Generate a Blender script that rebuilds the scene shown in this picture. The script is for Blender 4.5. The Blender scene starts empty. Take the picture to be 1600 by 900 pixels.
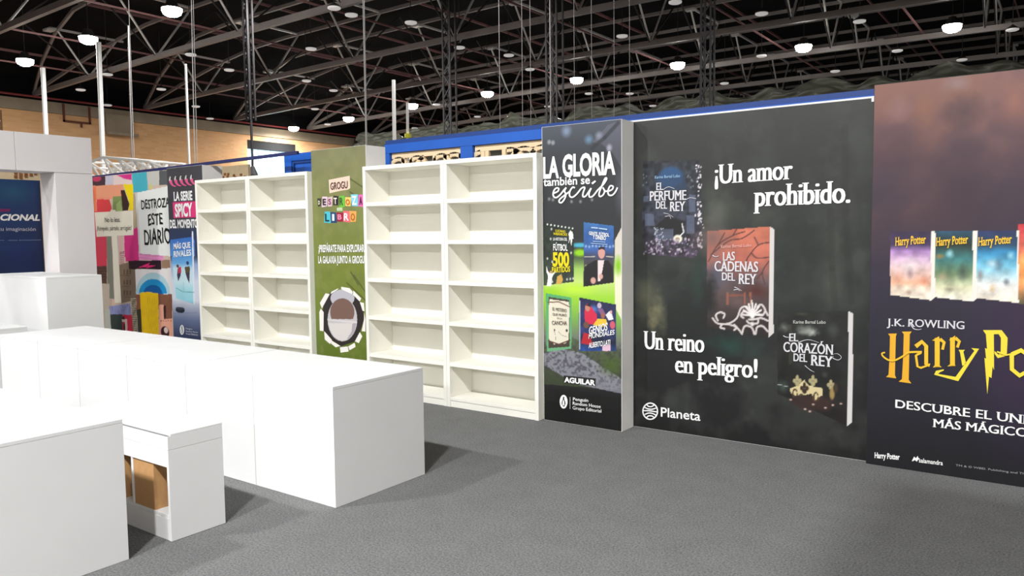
import bpy, bmesh, math, random
import numpy as np
from mathutils import Vector, Matrix
from mathutils.geometry import tessellate_polygon

# ------------------------------------------------------------------ camera, world, exposure
S = bpy.context.scene
FPX, YAW, PITCH, ROLL, EYE = 1221.0, .62428, .071807, -.010638, 1.56
_cy, _sy = math.cos(YAW), math.sin(YAW)
FW = np.array([-_sy*math.cos(PITCH), _cy*math.cos(PITCH), -math.sin(PITCH)])
_r = np.array([_cy, _sy, 0.0]); _u = np.cross(_r, FW)
RT = _r*math.cos(ROLL)+_u*math.sin(ROLL); UP = -_r*math.sin(ROLL)+_u*math.cos(ROLL)
CAM = np.array([0.0, 0.0, EYE])
cam_data = bpy.data.cameras.new('camera')
cam_data.sensor_fit = 'HORIZONTAL'; cam_data.sensor_width = 36.0
cam_data.lens = 36.0*FPX/1600.0; cam_data.clip_start = .05; cam_data.clip_end = 300
cam = bpy.data.objects.new('camera', cam_data); S.collection.objects.link(cam)
cam.matrix_world = Matrix(((RT[0], UP[0], -FW[0], 0), (RT[1], UP[1], -FW[1], 0), (RT[2], UP[2], -FW[2], EYE), (0, 0, 0, 1)))
S.camera = cam
world = bpy.data.worlds.new('hall_air'); S.world = world; world.use_nodes = True
world.node_tree.nodes['Background'].inputs[0].default_value = (.9, .95, 1, 1)
world.node_tree.nodes['Background'].inputs[1].default_value = .25
S.view_settings.view_transform = 'Standard'; S.view_settings.look = 'None'
S.view_settings.gamma = 1.0; S.view_settings.use_curve_mapping = False
S.view_settings.exposure = 0.0
LAMP_W = 500.0          # one lit hall lamp
random.seed(4); rng = np.random.default_rng(7)

def hit(px, py, ax, v):
    "point of the photograph on the plane axis=v"
    d = FW+RT*(px-800)/FPX-UP*(py-450)/FPX
    return CAM+d*(v-CAM[ax])/d[ax]

# ------------------------------------------------------------------ materials
def lin(c):
    c = np.asarray(c, float)
    return np.where(c <= .04045, c/12.92, ((c+.055)/1.055)**2.4)
def rgb(r, g, b): return tuple(float(x) for x in lin((r/255, g/255, b/255)))+(1.0,)
def mat(name, col, rough=.6, metal=0.0, spec=.5, noise=0.0, nscale=8.0, bump=0.0, bscale=60.0, emit=0.0):
    m = bpy.data.materials.new(name); m.use_nodes = True
    nt = m.node_tree; b = nt.nodes['Principled BSDF']
    b.inputs['Base Color'].default_value = col; b.inputs['Roughness'].default_value = rough
    b.inputs['Metallic'].default_value = metal; b.inputs['Specular IOR Level'].default_value = spec
    tc = nt.nodes.new('ShaderNodeTexCoord')
    if noise:
        n = nt.nodes.new('ShaderNodeTexNoise'); n.inputs['Scale'].default_value = nscale; n.inputs['Detail'].default_value = 5
        nt.links.new(tc.outputs['Object'], n.inputs['Vector'])
        r = nt.nodes.new('ShaderNodeValToRGB')
        r.color_ramp.elements[0].position = .3; r.color_ramp.elements[1].position = .7
        r.color_ramp.elements[0].color = tuple(c*(1-noise) for c in col[:3])+(1,)
        r.color_ramp.elements[1].color = tuple(min(1, c*(1+noise)) for c in col[:3])+(1,)
        nt.links.new(n.outputs['Fac'], r.inputs['Fac']); nt.links.new(r.outputs['Color'], b.inputs['Base Color'])
    if bump:
        n2 = nt.nodes.new('ShaderNodeTexNoise'); n2.inputs['Scale'].default_value = bscale; n2.inputs['Detail'].default_value = 4
        nt.links.new(tc.outputs['Object'], n2.inputs['Vector'])
        bp = nt.nodes.new('ShaderNodeBump'); bp.inputs['Strength'].default_value = bump; bp.inputs['Distance'].default_value = .02
        nt.links.new(n2.outputs['Fac'], bp.inputs['Height']); nt.links.new(bp.outputs['Normal'], b.inputs['Normal'])
    if emit:
        b.inputs['Emission Color'].default_value = col; b.inputs['Emission Strength'].default_value = emit
    return m
M = {}
M['white'] = mat('white_laminate', rgb(230, 230, 229), .5, spec=.3, noise=.015, nscale=3)
M['shelf'] = mat('cream_white_laminate', rgb(240, 238, 228), .5, spec=.3, noise=.012, nscale=4)
M['tower'] = mat('white_painted_board', rgb(240, 238, 233), .6, spec=.3, noise=.03, nscale=5)
M['portal'] = mat('pale_grey_painted_board', rgb(222, 217, 216), .7, spec=.2, noise=.02, nscale=2)
M['seam'] = mat('joint_shade_grey', rgb(196, 194, 192), .8)  # grey that stands for the shade inside the box joints
M['mdf'] = mat('bare_mdf', rgb(190, 145, 95), .7, noise=.06, nscale=30)
M['truss'] = mat('grey_painted_steel', rgb(146, 138, 136), .5, metal=.2, noise=.15, nscale=.7)
M['strut'] = mat('pale_steel_tube', rgb(226, 222, 220), .4, metal=.3)
M['purlin'] = mat('red_oxide_steel', rgb(146, 104, 104), .6)
M['redpipe'] = mat('red_painted_pipe', rgb(150, 62, 62), .5)
M['deck'] = mat('black_roof_deck', rgb(22, 21, 22), .95, spec=.1, noise=.3, nscale=.5)
M['darkmetal'] = mat('dark_steel', rgb(52, 49, 50), .6, metal=.3)
M['cable'] = mat('pale_cable', rgb(205, 203, 200), .5)
M['poletube'] = mat('white_pole', rgb(232, 230, 226), .45)
M['blue'] = mat('blue_painted_frame', rgb(22, 92, 190), .45, noise=.06, nscale=2)
M['bluedark'] = mat('deep_blue_painted_frame', rgb(18, 60, 130), .45)
M['navy'] = mat('navy_rail', rgb(38, 42, 92), .5)
M['ply'] = mat('pale_plywood', rgb(236, 212, 172), .6, noise=.05, nscale=12)
M['brown'] = mat('brown_timber_boarding', rgb(150, 98, 58), .7, noise=.3, nscale=3)
M['concrete'] = mat('concrete_ring_beam', rgb(158, 142, 120), .85, noise=.15, nscale=.9)
M['black'] = mat('black_edge_banding', rgb(30, 30, 30), .5)
M['lampbody'] = mat('lamp_housing', rgb(70, 68, 68), .5, metal=.4)
M['dim'] = mat('unlit_diffuser_with_glow', rgb(235, 232, 230), .4, emit=.35)  # faint glow given to lamps that are off
M['lit'] = mat('lit_lamp_lens', (1, .97, .9, 1), .4, emit=60)
M['glass'] = mat('daylit_window_glass', rgb(200, 243, 255), .2, emit=1.1)
M['darkglass'] = mat('dark_window_glass', rgb(40, 30, 30), .3)
M['ink_white'] = mat('white_vinyl', rgb(240, 240, 238), .5)
M['sheet'] = mat('wrinkled_dark_plastic_sheet', rgb(120, 122, 108), .4, spec=.6, noise=.28, nscale=1.2, bump=1.0, bscale=2.5)
M['white_steel'] = mat('white_lattice_steel', rgb(250, 246, 240), .5)
_ink = {}
def ink(r, g, b, rough=.5):
    k = (r, g, b, rough)
    if k not in _ink: _ink[k] = mat('print_ink_%d_%d_%d' % k[:3], rgb(r, g, b), rough, spec=.3)
    return _ink[k]

def carpet_mat():
    m = bpy.data.materials.new('grey_needle_felt_carpet'); m.use_nodes = True; nt = m.node_tree; b = nt.nodes['Principled BSDF']
    b.inputs['Roughness'].default_value = .95; b.inputs['Specular IOR Level'].default_value = .1
    tc = nt.nodes.new('ShaderNodeTexCoord')
    def nz(s, d=6):
        n = nt.nodes.new('ShaderNodeTexNoise'); n.inputs['Scale'].default_value = s; n.inputs['Detail'].default_value = d
        n.inputs['Roughness'].default_value = .65
        nt.links.new(tc.outputs['Object'], n.inputs['Vector']); return n
    a, c = nz(95, 5), nz(5)
    r = nt.nodes.new('ShaderNodeValToRGB'); r.color_ramp.elements[0].position = .32; r.color_ramp.elements[1].position = .7
    r.color_ramp.elements[0].color = rgb(78, 78, 78); r.color_ramp.elements[1].color = rgb(136, 136, 135)
    mx = nt.nodes.new('ShaderNodeMix'); mx.data_type = 'FLOAT'; mx.inputs['Factor'].default_value = .12
    nt.links.new(a.outputs['Fac'], mx.inputs['A']); nt.links.new(c.outputs['Fac'], mx.inputs['B'])
    nt.links.new(mx.outputs['Result'], r.inputs['Fac']); nt.links.new(r.outputs['Color'], b.inputs['Base Color'])
    bp = nt.nodes.new('ShaderNodeBump'); bp.inputs['Strength'].default_value = .35; bp.inputs['Distance'].default_value = .004
    bp.inputs['Strength'].default_value = .2; nt.links.new(a.outputs['Fac'], bp.inputs['Height']); nt.links.new(bp.outputs['Normal'], b.inputs['Normal'])
    return m
M['carpet'] = carpet_mat()

def brick_mat():
    m = bpy.data.materials.new('tan_far_brick'); m.use_nodes = True; nt = m.node_tree; b = nt.nodes['Principled BSDF']
    b.inputs['Roughness'].default_value = .9
    tc = nt.nodes.new('ShaderNodeTexCoord'); sp = nt.nodes.new('ShaderNodeSeparateXYZ'); cb = nt.nodes.new('ShaderNodeCombineXYZ')
    nt.links.new(tc.outputs['Object'], sp.inputs[0]); nt.links.new(sp.outputs['Y'], cb.inputs['X']); nt.links.new(sp.outputs['Z'], cb.inputs['Y'])
    br = nt.nodes.new('ShaderNodeTexBrick'); br.inputs['Scale'].default_value = 1.0
    br.inputs['Brick Width'].default_value = .42; br.inputs['Row Height'].default_value = .12; br.inputs['Mortar Size'].default_value = .012
    br.inputs['Color1'].default_value = rgb(232, 182, 134); br.inputs['Color2'].default_value = rgb(212, 152, 106); br.inputs['Mortar'].default_value = rgb(215, 180, 140)
    nt.links.new(cb.outputs[0], br.inputs['Vector'])
    n = nt.nodes.new('ShaderNodeTexNoise'); n.inputs['Scale'].default_value = .35; n.inputs['Detail'].default_value = 6
    mp = nt.nodes.new('ShaderNodeMapping'); mp.inputs['Scale'].default_value = (1, 1, 4)
    nt.links.new(tc.outputs['Object'], mp.inputs['Vector']); nt.links.new(mp.outputs[0], n.inputs['Vector'])
    mx = nt.nodes.new('ShaderNodeMix'); mx.data_type = 'RGBA'; mx.blend_type = 'MIX'
    nt.links.new(n.outputs['Fac'], mx.inputs['Factor']); nt.links.new(br.outputs['Color'], mx.inputs['A']); mx.inputs['B'].default_value = rgb(238, 184, 128)
    nt.links.new(mx.outputs['Result'], b.inputs['Base Color'])
    return m
M['brick'] = brick_mat()

# ------------------------------------------------------------------ mesh helpers
COL = S.collection
def link(name, me, m=None, parent=None):
    o = bpy.data.objects.new(name, me); COL.objects.link(o)
    if m is not None: me.materials.append(m)
    if parent is not None: o.parent = parent
    return o
def empty(name, loc=(0, 0, 0)):
    o = bpy.data.objects.new(name, None); COL.objects.link(o); o.location = loc; o.empty_display_size = .1
    return o
def tag(o, label, cat, group=None):
    o['label'] = label; o['category'] = cat
    if group: o['group'] = group
    return o
def struct(o, label=None):
    o['kind'] = 'structure'
    if label: o['label'] = label
    return o
BOXF = [(0, 3, 2, 1), (4, 5, 6, 7), (0, 1, 5, 4), (1, 2, 6, 5), (2, 3, 7, 6), (3, 0, 4, 7)]
def boxv(a, b):
    (x0, y0, z0), (x1, y1, z1) = a, b
    return [(x0, y0, z0), (x1, y0, z0), (x1, y1, z0), (x0, y1, z0), (x0, y0, z1), (x1, y0, z1), (x1, y1, z1), (x0, y1, z1)]
class MB:
    def __init__(s): s.v = []; s.f = []
    def box(s, a, b):
        n = len(s.v); s.v += boxv(a, b); s.f += [tuple(n+i for i in f) for f in BOXF]; return s
    def bar(s, p, q, w, h=None, k=4, up=(0, 0, 1)):
        "straight bar with k sides from p to q"
        h = h or w
        p, q = Vector(p), Vector(q); d = (q-p).normalized(); up = Vector(up)
        if abs(d.dot(up)) > .98: up = Vector((0, 1, 0))
        a = d.cross(up).normalized(); b = a.cross(d)
        n = len(s.v); off = math.pi/4 if k == 4 else 0; sc = math.sqrt(2) if k == 4 else 1
        for c in (p, q):
            for i in range(k):
                t = off+2*math.pi*i/k
                s.v.append(tuple(c+a*(math.cos(t)*w/2*sc)+b*(math.sin(t)*h/2*sc)))
        for i in range(k):
            j = (i+1) % k; s.f.append((n+i, n+j, n+k+j, n+k+i))
        s.f.append(tuple(n+i for i in reversed(range(k)))); s.f.append(tuple(n+k+i for i in range(k)))
        return s
    def lathe(s, c, prof, k=20):
        "profile of (radius, z) about the vertical through c"
        n = len(s.v)
        for r, z in prof:
            for i in range(k):
                t = 2*math.pi*i/k; s.v.append((c[0]+r*math.cos(t), c[1]+r*math.sin(t), c[2]+z))
        for j in range(len(prof)-1):
            for i in range(k):
                i2 = (i+1) % k; s.f.append((n+j*k+i, n+j*k+i2, n+(j+1)*k+i2, n+(j+1)*k+i))
        s.f.append(tuple(n+i for i in reversed(range(k)))); m = n+(len(prof)-1)*k; s.f.append(tuple(m+i for i in range(k)))
        return s
    def mesh(s, name):
        me = bpy.data.meshes.new(name); me.from_pydata(s.v, [], s.f)
        bm = bmesh.new(); bm.from_mesh(me); bmesh.ops.recalc_face_normals(bm, faces=bm.faces); bm.to_mesh(me); bm.free()
        return me
    def build(s, name, m, parent=None, bevel=0):
        me = s.mesh(name)
        if bevel:
            bm = bmesh.new(); bm.from_mesh(me)
            bmesh.ops.bevel(bm, geom=list(bm.edges), offset=bevel, segments=2, profile=.5, affect='EDGES'); bm.to_mesh(me); bm.free()
        return link(name, me, m, parent)
def box(name, a, b, m, parent=None, bevel=0): return MB().box(a, b).build(name, m, parent, bevel)

# ------------------------------------------------------------------ print helpers: a panel face carries its artwork
def fbm(X, Z, scale, seed=0, octs=4):
    r = np.random.default_rng(seed); out = np.zeros_like(X); amp = 1; tot = 0
    for o in range(octs):
        T = r.random((64, 64)); x = X*scale*2**o+seed*3.7; z = Z*scale*2**o+seed*1.3
        xi, zi = np.floor(x).astype(int), np.floor(z).astype(int); fx, fz = x-xi, z-zi
        fx = fx*fx*(3-2*fx); fz = fz*fz*(3-2*fz); g = lambda a, b: T[a % 64, b % 64]
        out += amp*((g(xi, zi)*(1-fx)+g(xi+1, zi)*fx)*(1-fz)+(g(xi, zi+1)*(1-fx)+g(xi+1, zi+1)*fx)*fz); tot += amp; amp *= .5
    return out/tot
class Face:
    "vertical printed face on the plane y=Y, from x0 to x1 and z0 to z1; artwork is held as one colour per vertex"
    def __init__(s, Y, x0, x1, z0, z1, step, base=(30, 30, 30)):
        s.Y = Y; s.b = (x0, x1, z0, z1); s.n = max(2, int((x1-x0)/step)); s.m = max(2, int((z1-z0)/step))
        s.X, s.Z = np.meshgrid(np.linspace(x0, x1, s.n), np.linspace(z0, z1, s.m))
        s.C = np.ones(s.X.shape+(3,))*np.array(base)/255.0; s.k = 0
    def P(s, px, py): p = hit(px, py, 1, s.Y); return (p[0], p[2])
    def PT(s, pts, tr=None):
        if tr: ox, oy, k = tr; pts = [(ox+a/k, oy+b/k) for a, b in pts]
        return [s.P(*q) for q in pts]
    def mixin(s, w, col):
        w = np.clip(w, 0, 1)[..., None]; s.C = s.C*(1-w)+w*np.array(col)/255.0
    def inside(s, q):
        ins = np.zeros(s.X.shape, bool); n = len(q)
        for i in range(n):
            (x1, z1), (x2, z2) = q[i], q[(i+1) % n]
            if z1 == z2: continue
            c = ((z1 > s.Z) != (z2 > s.Z)) & (s.X < (x2-x1)*(s.Z-z1)/(z2-z1)+x1); ins ^= c
        return ins
    def poly(s, pts, col, tr=None, a=1.0):
        s.mixin(s.inside(s.PT(pts, tr))*a, col)
    def quad(s, x0, y0, x1, y1, col, tr=None, a=1.0): s.poly([(x0, y0), (x1, y0), (x1, y1), (x0, y1)], col, tr, a)
    def blob(s, px, py, rx, ry, col, tr=None, a=1.0, soft=1.0, nz=0, seed=1):
        "soft ellipse given by its middle and radii"
        c, e, g = s.PT([(px, py), (px+rx, py), (px, py+ry)], tr)
        ax, az = abs(e[0]-c[0])+1e-6, abs(g[1]-c[1])+1e-6
        d = np.sqrt(((s.X-c[0])/ax)**2+((s.Z-c[1])/az)**2)
        if nz: d = d+(fbm(s.X, s.Z, 1.5/min(ax, az), seed)-.5)*nz
        s.mixin(np.clip((1-d)/max(soft, 1e-3), 0, 1)*a, col)
    def line(s, pts, w, col, tr=None, a=1.0):
        q = s.PT(pts, tr)
        for (x1, z1), (x2, z2) in zip(q, q[1:]):
            dx, dz = x2-x1, z2-z1; L = dx*dx+dz*dz+1e-12
            t = np.clip(((s.X-x1)*dx+(s.Z-z1)*dz)/L, 0, 1); d = np.hypot(s.X-x1-t*dx, s.Z-z1-t*dz)
            s.mixin(np.clip((w-d)/(w*.5), 0, 1)*a, col)
    def vgrad(s, stops):
        zs = [s.P(*p)[1] for p, _ in stops]; o = np.argsort(zs)
        for c in range(3): s.C[..., c] = np.interp(s.Z, np.array(zs)[o], np.array([stops[i][1][c] for i in o])/255.0)
    def qgrad(s, pts, stops, tr=None, nz=0, seed=3, nscale=12):
        "polygon filled with a vertical gradient of its own, with print texture"
        q = s.PT(pts, tr); w = s.inside(q); zz = [p[1] for p in q]; t = (max(zz)-s.Z)/(max(zz)-min(zz))
        col = np.stack([np.interp(t, [k for k, _ in stops], [c[i]/255.0 for _, c in stops]) for i in range(3)], -1)
        if nz: col = col*(1+nz*(fbm(s.X, s.Z, nscale, seed)-.5)[..., None]*2)
        s.C = np.where(w[..., None], col, s.C)
    def build(s, parent, mat_=None, name='printed_sheet'):
        n, m = s.n, s.m; me = bpy.data.meshes.new(name)
        co = np.stack([s.X, np.full_like(s.X, s.Y), s.Z], -1).reshape(-1, 3)
        i = np.arange(n*m).reshape(m, n); f = np.stack([i[:-1, :-1], i[:-1, 1:], i[1:, 1:], i[1:, :-1]], -1).reshape(-1, 4)
        me.vertices.add(n*m); me.vertices.foreach_set('co', co.ravel())
        me.loops.add(f.size); me.loops.foreach_set('vertex_index', f.ravel())
        me.polygons.add(len(f)); me.polygons.foreach_set('loop_start', np.arange(0, f.size, 4))
        me.update(calc_edges=True)
        ca = me.color_attributes.new('print', 'FLOAT_COLOR', 'POINT')
        c = np.ones((n*m, 4), np.float32); c[:, :3] = lin(np.clip(s.C, 0, 1)).reshape(-1, 3); ca.data.foreach_set('color', c.ravel())
        o = link(name, me, mat_ or M['print'], parent); s.o = o; return o
    def lay(s, up=0.0): s.k += 1; return s.Y-.0006-.0003*(s.k % 4)-up
def print_mat(rough=.42, spec=.5):
    m = bpy.data.materials.new('printed_vinyl'); m.use_nodes = True; nt = m.node_tree; b = nt.nodes['Principled BSDF']
    at = nt.nodes.new('ShaderNodeVertexColor'); at.layer_name = 'print'
    nt.links.new(at.outputs['Color'], b.inputs['Base Color']); b.inputs['Roughness'].default_value = rough; b.inputs['Specular IOR Level'].default_value = spec
    tc = nt.nodes.new('ShaderNodeTexCoord'); n = nt.nodes.new('ShaderNodeTexNoise'); n.inputs['Scale'].default_value = 2.5
    nt.links.new(tc.outputs['Object'], n.inputs['Vector'])
    bp = nt.nodes.new('ShaderNodeBump'); bp.inputs['Strength'].default_value = .12; bp.inputs['Distance'].default_value = .02
    nt.links.new(n.outputs['Fac'], bp.inputs['Height']); nt.links.new(bp.outputs['Normal'], b.inputs['Normal'])
    return m
M['print'] = print_mat()

def glyphs(txt, bold=0.0, spacing=1.0, shear=0.0):
    "triangulated outline of a line of text in font units: verts (n,2), faces"
    cu = bpy.data.curves.new('t', 'FONT'); cu.body = txt; cu.size = 1; cu.offset = bold; cu.space_character = spacing; cu.shear = shear
    cu.resolution_u = 3; cu.fill_mode = 'FRONT'
    o = bpy.data.objects.new('t', cu); me = bpy.data.meshes.new_from_object(o)
    v = np.zeros(len(me.vertices)*3); me.vertices.foreach_get('co', v); v = v.reshape(-1, 3)[:, :2]
    f = [tuple(p.vertices) for p in me.polygons]
    bpy.data.objects.remove(o); bpy.data.meshes.remove(me); bpy.data.curves.remove(cu)
    return v, f
def serifize(v, f, smear=.05, serif=.05, th=.03):
    "turn plain letters into high-contrast roman letters: thick stems, thin hairlines, foot and head serifs"
    from collections import Counter
    ec = Counter()
    for p in f:
        for a, b in zip(p, p[1:]+p[:1]): ec[(min(a, b), max(a, b))] += 1
    V = [v]; F = list(f); n = len(v)
    K = 5
    for k in range(1, K+1):
        V.append(v+np.array([smear*k/K, 0])); F += [tuple(i+n*k for i in p) for p in f]
    base = n*(K+1); extra = []
    for (a, b), c in ec.items():
        if c != 1: continue
        p, q = v[a], v[b]
        if abs(p[1]-q[1]) < .004:
            L = abs(p[0]-q[0]); y = p[1]
            if .03 < L < .17:
                x0, x1 = min(p[0], q[0])-serif, max(p[0], q[0])+serif+smear
                inside_up = None
                # stems ending on the base line grow their serif upwards, the others downwards
                y0, y1 = (y, y+th) if y < .25 else (y-th, y)
                if y < -.05: y0, y1 = y, y+th
                i = base+len(extra); extra += [(x0, y0), (x1, y0), (x1, y1), (x0, y1)]; F.append((i, i+1, i+2, i+3))
    if extra: V.append(np.array(extra))
    return np.concatenate(V), F, n
def text(face, txt, p0, p1, h, m, bold=0.0, serif=None, spacing=1.0, shear=0.0, wobble=0, seed=0, name='lettering', parent=None, baseline=True, tr=None, caps=None):
    """text whose lower left and lower right corners sit at photo points p0, p1 with height h photo pixels (height of `caps` or of the text's own box above the base line)"""
    v, f = glyphs(txt, bold, spacing, shear)
    cap = v[:, 1].max() if caps is None else glyphs(caps, bold)[0][:, 1].max()
    per = len(v)
    if serif: v, f, per = serifize(v, f, *serif)
    if wobble:
        r = np.random.default_rng(seed); isl = np.floor(v[:, 0]/.55).astype(int)
        v = v.copy(); v[:, 1] += np.sin(v[:, 0]*5+seed)*wobble+np.sin(v[:, 0]*13+2*seed)*wobble*.5
        v[:, 0] += np.sin(v[:, 1]*9+v[:, 0]*4+seed)*wobble*.5
    if tr: ox, oy, k = tr; p0 = (ox+p0[0]/k, oy+p0[1]/k); p1 = (ox+p1[0]/k, oy+p1[1]/k); h = h/k
    a, b = face.P(*p0), face.P(*p1); c = face.P(p0[0], p0[1]-h)
    W = math.hypot(b[0]-a[0], b[1]-a[1]); ang = math.atan2(b[1]-a[1], b[0]-a[0]); H = c[1]-a[1]
    if abs(ang) < .006: ang = 0
    x = (v[:, 0]-v[:, 0].min())*W/np.ptp(v[:, 0]); z = v[:, 1]*H/cap
    X = a[0]+x*math.cos(ang)-z*math.sin(ang)*0; Z = a[1]+z+x*math.sin(ang)
    Y = face.lay(.0045); me = bpy.data.meshes.new(name); me.from_pydata([(float(i), Y-.00004*(j//per)-.000002*(j % per)/per, float(k)) for j, (i, k) in enumerate(zip(X, Z))], [], f)
    return link(name, me, m, parent if parent is not None else face.o)
def shape(face, polys, m, tr=None, name='printed_shape', parent=None, up=0.0):
    Y = face.lay(up); V, T = [], []
    for q in polys:
        vs = [Vector((x, z, 0)) for x, z in face.PT(q, tr)]; n = len(V)
        T += [tuple(n+i for i in t_) for t_ in tessellate_polygon([vs])]; V += [(v.x, Y, v.y) for v in vs]
    me = bpy.data.meshes.new(name); me.from_pydata(V, [], T); return link(name, me, m, parent if parent is not None else face.o)
def smooth(p, n=6):
    "Catmull-Rom through the given points"
    p = [np.array(q, float) for q in p]; q = [p[0]]+p+[p[-1]]; out = []
    for i in range(1, len(q)-2):
        for t in np.linspace(0, 1, n, endpoint=False):
            out.append(.5*((2*q[i])+(-q[i-1]+q[i+1])*t+(2*q[i-1]-5*q[i]+4*q[i+1]-q[i+2])*t*t+(-q[i-1]+3*q[i]-3*q[i+1]+q[i+2])*t**3))
    out.append(p[-1]); return out
def ribbons(face, lines, m, tr=None, name='lettering', parent=None, curve=True):
    "strokes (points, width[, end width]) in photo or zoom units"
    V, F = [], []; Y = face.lay(.006)
    for ln in lines:
        pts, w0 = ln[0], ln[1]; w1 = ln[2] if len(ln) > 2 else w0
        pts = smooth(pts) if curve else [np.array(p, float) for p in pts]; N = len(pts)
        for i, p in enumerate(pts):
            d = pts[min(i+1, N-1)]-pts[max(i-1, 0)]; L = math.hypot(*d) or 1; nrm = np.array([-d[1], d[0]])/L; w = (w0+(w1-w0)*i/(N-1))/2
            V += [tuple(p+nrm*w), tuple(p-nrm*w)]
        n = len(V)-2*N; F += [(n+2*i, n+2*i+1, n+2*i+3, n+2*i+2) for i in range(N-1)]
    q = face.PT(V, tr); me = bpy.data.meshes.new(name); me.from_pydata([(x, Y-.00035*i/len(q), z) for i, (x, z) in enumerate(q)], [], F)
    return link(name, me, m, parent if parent is not None else face.o)

# ================================================================== SETTING
XF, XN, YN, YB = -40.0, 18.0, -30.0, 62.0
def ztrans(x): t = (x+12)/29.0; return 8.22+.5*(1-t*t)
def rise(x): return 1-(1-min(1, max(0, (x+40)/8.5)))**1.6
def ztop(x): return ztrans(x)+.06+2.15*rise(x)
struct(box('floor', (XF, YN, -.1), (XN, YB, 0), M['carpet']), 'grey needle-felt carpet')
# far brick wall with its window openings
WY0, WY1, WZ0, WZ1 = 28.85, 32.4, 4.4, 7.17
wl = MB()
wl.box((XF-.4, YN, 0), (XF, 12.6, 7.45)); wl.box((XF-.4, 12.6, 0), (XF, 15.8, 6.38)); wl.box((XF-.4, 15.8, 0), (XF, WY0, 7.45))
wl.box((XF-.4, WY0, 0), (XF, WY1, WZ0)); wl.box((XF-.4, WY0, WZ1), (XF, WY1, 7.45)); wl.box((XF-.4, WY1, 0), (XF, YB, 7.45))
wl.box((XF-.4, 12.6, 7.35), (XF, 15.8, 7.45))
struct(wl.build('wall_left', M['brick']), 'tan brick end wall of the hall')
ring = MB(); ring.box((XF-.4, YN, 7.46), (XF+.12, YB, 7.98))
struct(ring.build('trim_1', M['concrete']), 'concrete ring beam along the top of the brick wall')
struct(box('trim_3', (XF-.4, YN, 7.99), (XF-.05, YB, 9.4), M['deck']), 'black gap under the roof edge')
w1 = struct(empty('window_1', (XF-.2, 30.6, 5.8)))
def loc(o, p): o.location = tuple(-c for c in p)
def child_box(name, a, b, m, par, bevel=0):
    o = box(name, a, b, m, par, bevel); o.matrix_parent_inverse = Matrix.Translation(-Vector(par.location)); return o
child_box('header_panel', (XF-.15, WY0, 6.68), (XF-.02, WY1, WZ1), mat('dark_blind', rgb(46, 46, 46), .9, spec=.1), w1)
for i in range(4):
    y0 = WY0+i*(WY1-WY0)/4
    child_box('window_pane', (XF-.22, y0+.03, WZ0), (XF-.18, y0+(WY1-WY0)/4-.03, 6.66), M['glass'], w1)
w2 = struct(empty('window_2', (XF-.2, 14, 6.8)))
for z0, z1 in ((6.4, 6.84), (6.9, 7.34)):
    child_box('window_pane', (XF-.25, 12.65, z0), (XF-.2, 15.75, z1), M['darkglass'], w2)
child_box('window_bar', (XF-.2, 12.65, 6.84), (XF-.05, 15.75, 6.9), M['white'], w2)
struct(box('wall_back', (XF, YB, 0), (XN, YB+.3, 9), M['sheet']))
struct(box('wall_front', (XF, YN-.3, 0), (XN, YN, 9), M['concrete']))
struct(box('wall_right', (XN, YN, 0), (XN+.3, YB, 9), M['concrete']))
# roof deck, a shallow barrel
xs = np.linspace(XF-.4, XN, 30); rv = []; rf = []
for x in xs:
    for y in (YN, YB): rv += [(x, y, ztop(x)+.45), (x, y, ztop(x)+.6)]
for i in range(len(xs)-1):
    a = 4*i; rf += [(a, a+2, a+6, a+4), (a+1, a+5, a+7, a+3), (a, a+4, a+5, a+1), (a+2, a+3, a+7, a+6)]
me = bpy.data.meshes.new('ceiling'); me.from_pydata(rv, [], rf)
struct(link('ceiling', me, M['deck']), 'black barrel roof deck')

# ------------------------------------------------------------------ trusses
NODES = [-40+5.3*i for i in range(11)]
SP = 1.55
def truss_meshes():
    d = {}
    b = MB(); xs2 = [XF+i*(XN-XF)/24 for i in range(25)]
    for x0, x1 in zip(xs2, xs2[1:]): b.bar((x0, 0, ztrans(x0)), (x1+.02, 0, ztrans(x1)), .15, .2)
    d['bottom_chord'] = b.mesh('bottom_chord')
    for sgn in (-1, 1):
        b = MB()
        for x0, x1 in zip(xs2, xs2[1:]):
            y = lambda x: sgn*SP*rise(x)
            b.bar((x0, y(x0), ztop(x0)), (x1+.02, y(x1), ztop(x1)), .1, .13)
        d['top_chord', sgn] = b.mesh('top_chord')
    return d
TM = truss_meshes()
ORD = ['nearest', 'second nearest', 'third nearest', 'fourth nearest', 'fifth nearest', 'sixth nearest', 'seventh nearest', 'eighth nearest', 'ninth nearest', 'tenth nearest', 'eleventh nearest', 'farthest']
def place(name, me, m, par):
    if not me.materials: me.materials.append(m)
    o = bpy.data.objects.new(name, me); COL.objects.link(o); o.parent = par; return o
smesh = {}
for i, x in enumerate(NODES[1:]):
    for sgn in (-1, 1):
        smesh[x, sgn] = MB().bar((x, sgn*SP*rise(x), ztop(x)-.05), (x, 0, ztrans(x)), .085, k=6).mesh('strut')
        smesh[x, sgn, 'd'] = MB().bar((x, 0, ztrans(x)), (x, sgn*2.7, ztop(x)+.1), .05, k=4).mesh('brace')
    smesh[x, 'c'] = MB().box((x-.22, -SP-.16, ztop(x)-.14), (x+.22, -SP+.16, ztop(x)-.06)).mesh('cap_plate')
    smesh[x, 't'] = MB().bar((x, -SP, ztop(x)), (x, SP, ztop(x)), .08, k=4).mesh('cross_tie')
def nth(k):
    o = ['first', 'second', 'third', 'fourth', 'fifth', 'sixth', 'seventh', 'eighth', 'ninth', 'tenth', 'eleventh', 'twelfth', 'thirteenth', 'fourteenth', 'fifteenth', 'sixteenth', 'seventeenth', 'eighteenth', 'nineteenth', 'twentieth']
    return o[k] if k < 20 else ('twenty-'+o[k-20] if k < 29 else 'thirtieth' if k == 29 else 'thirty-'+o[k-30])
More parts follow.
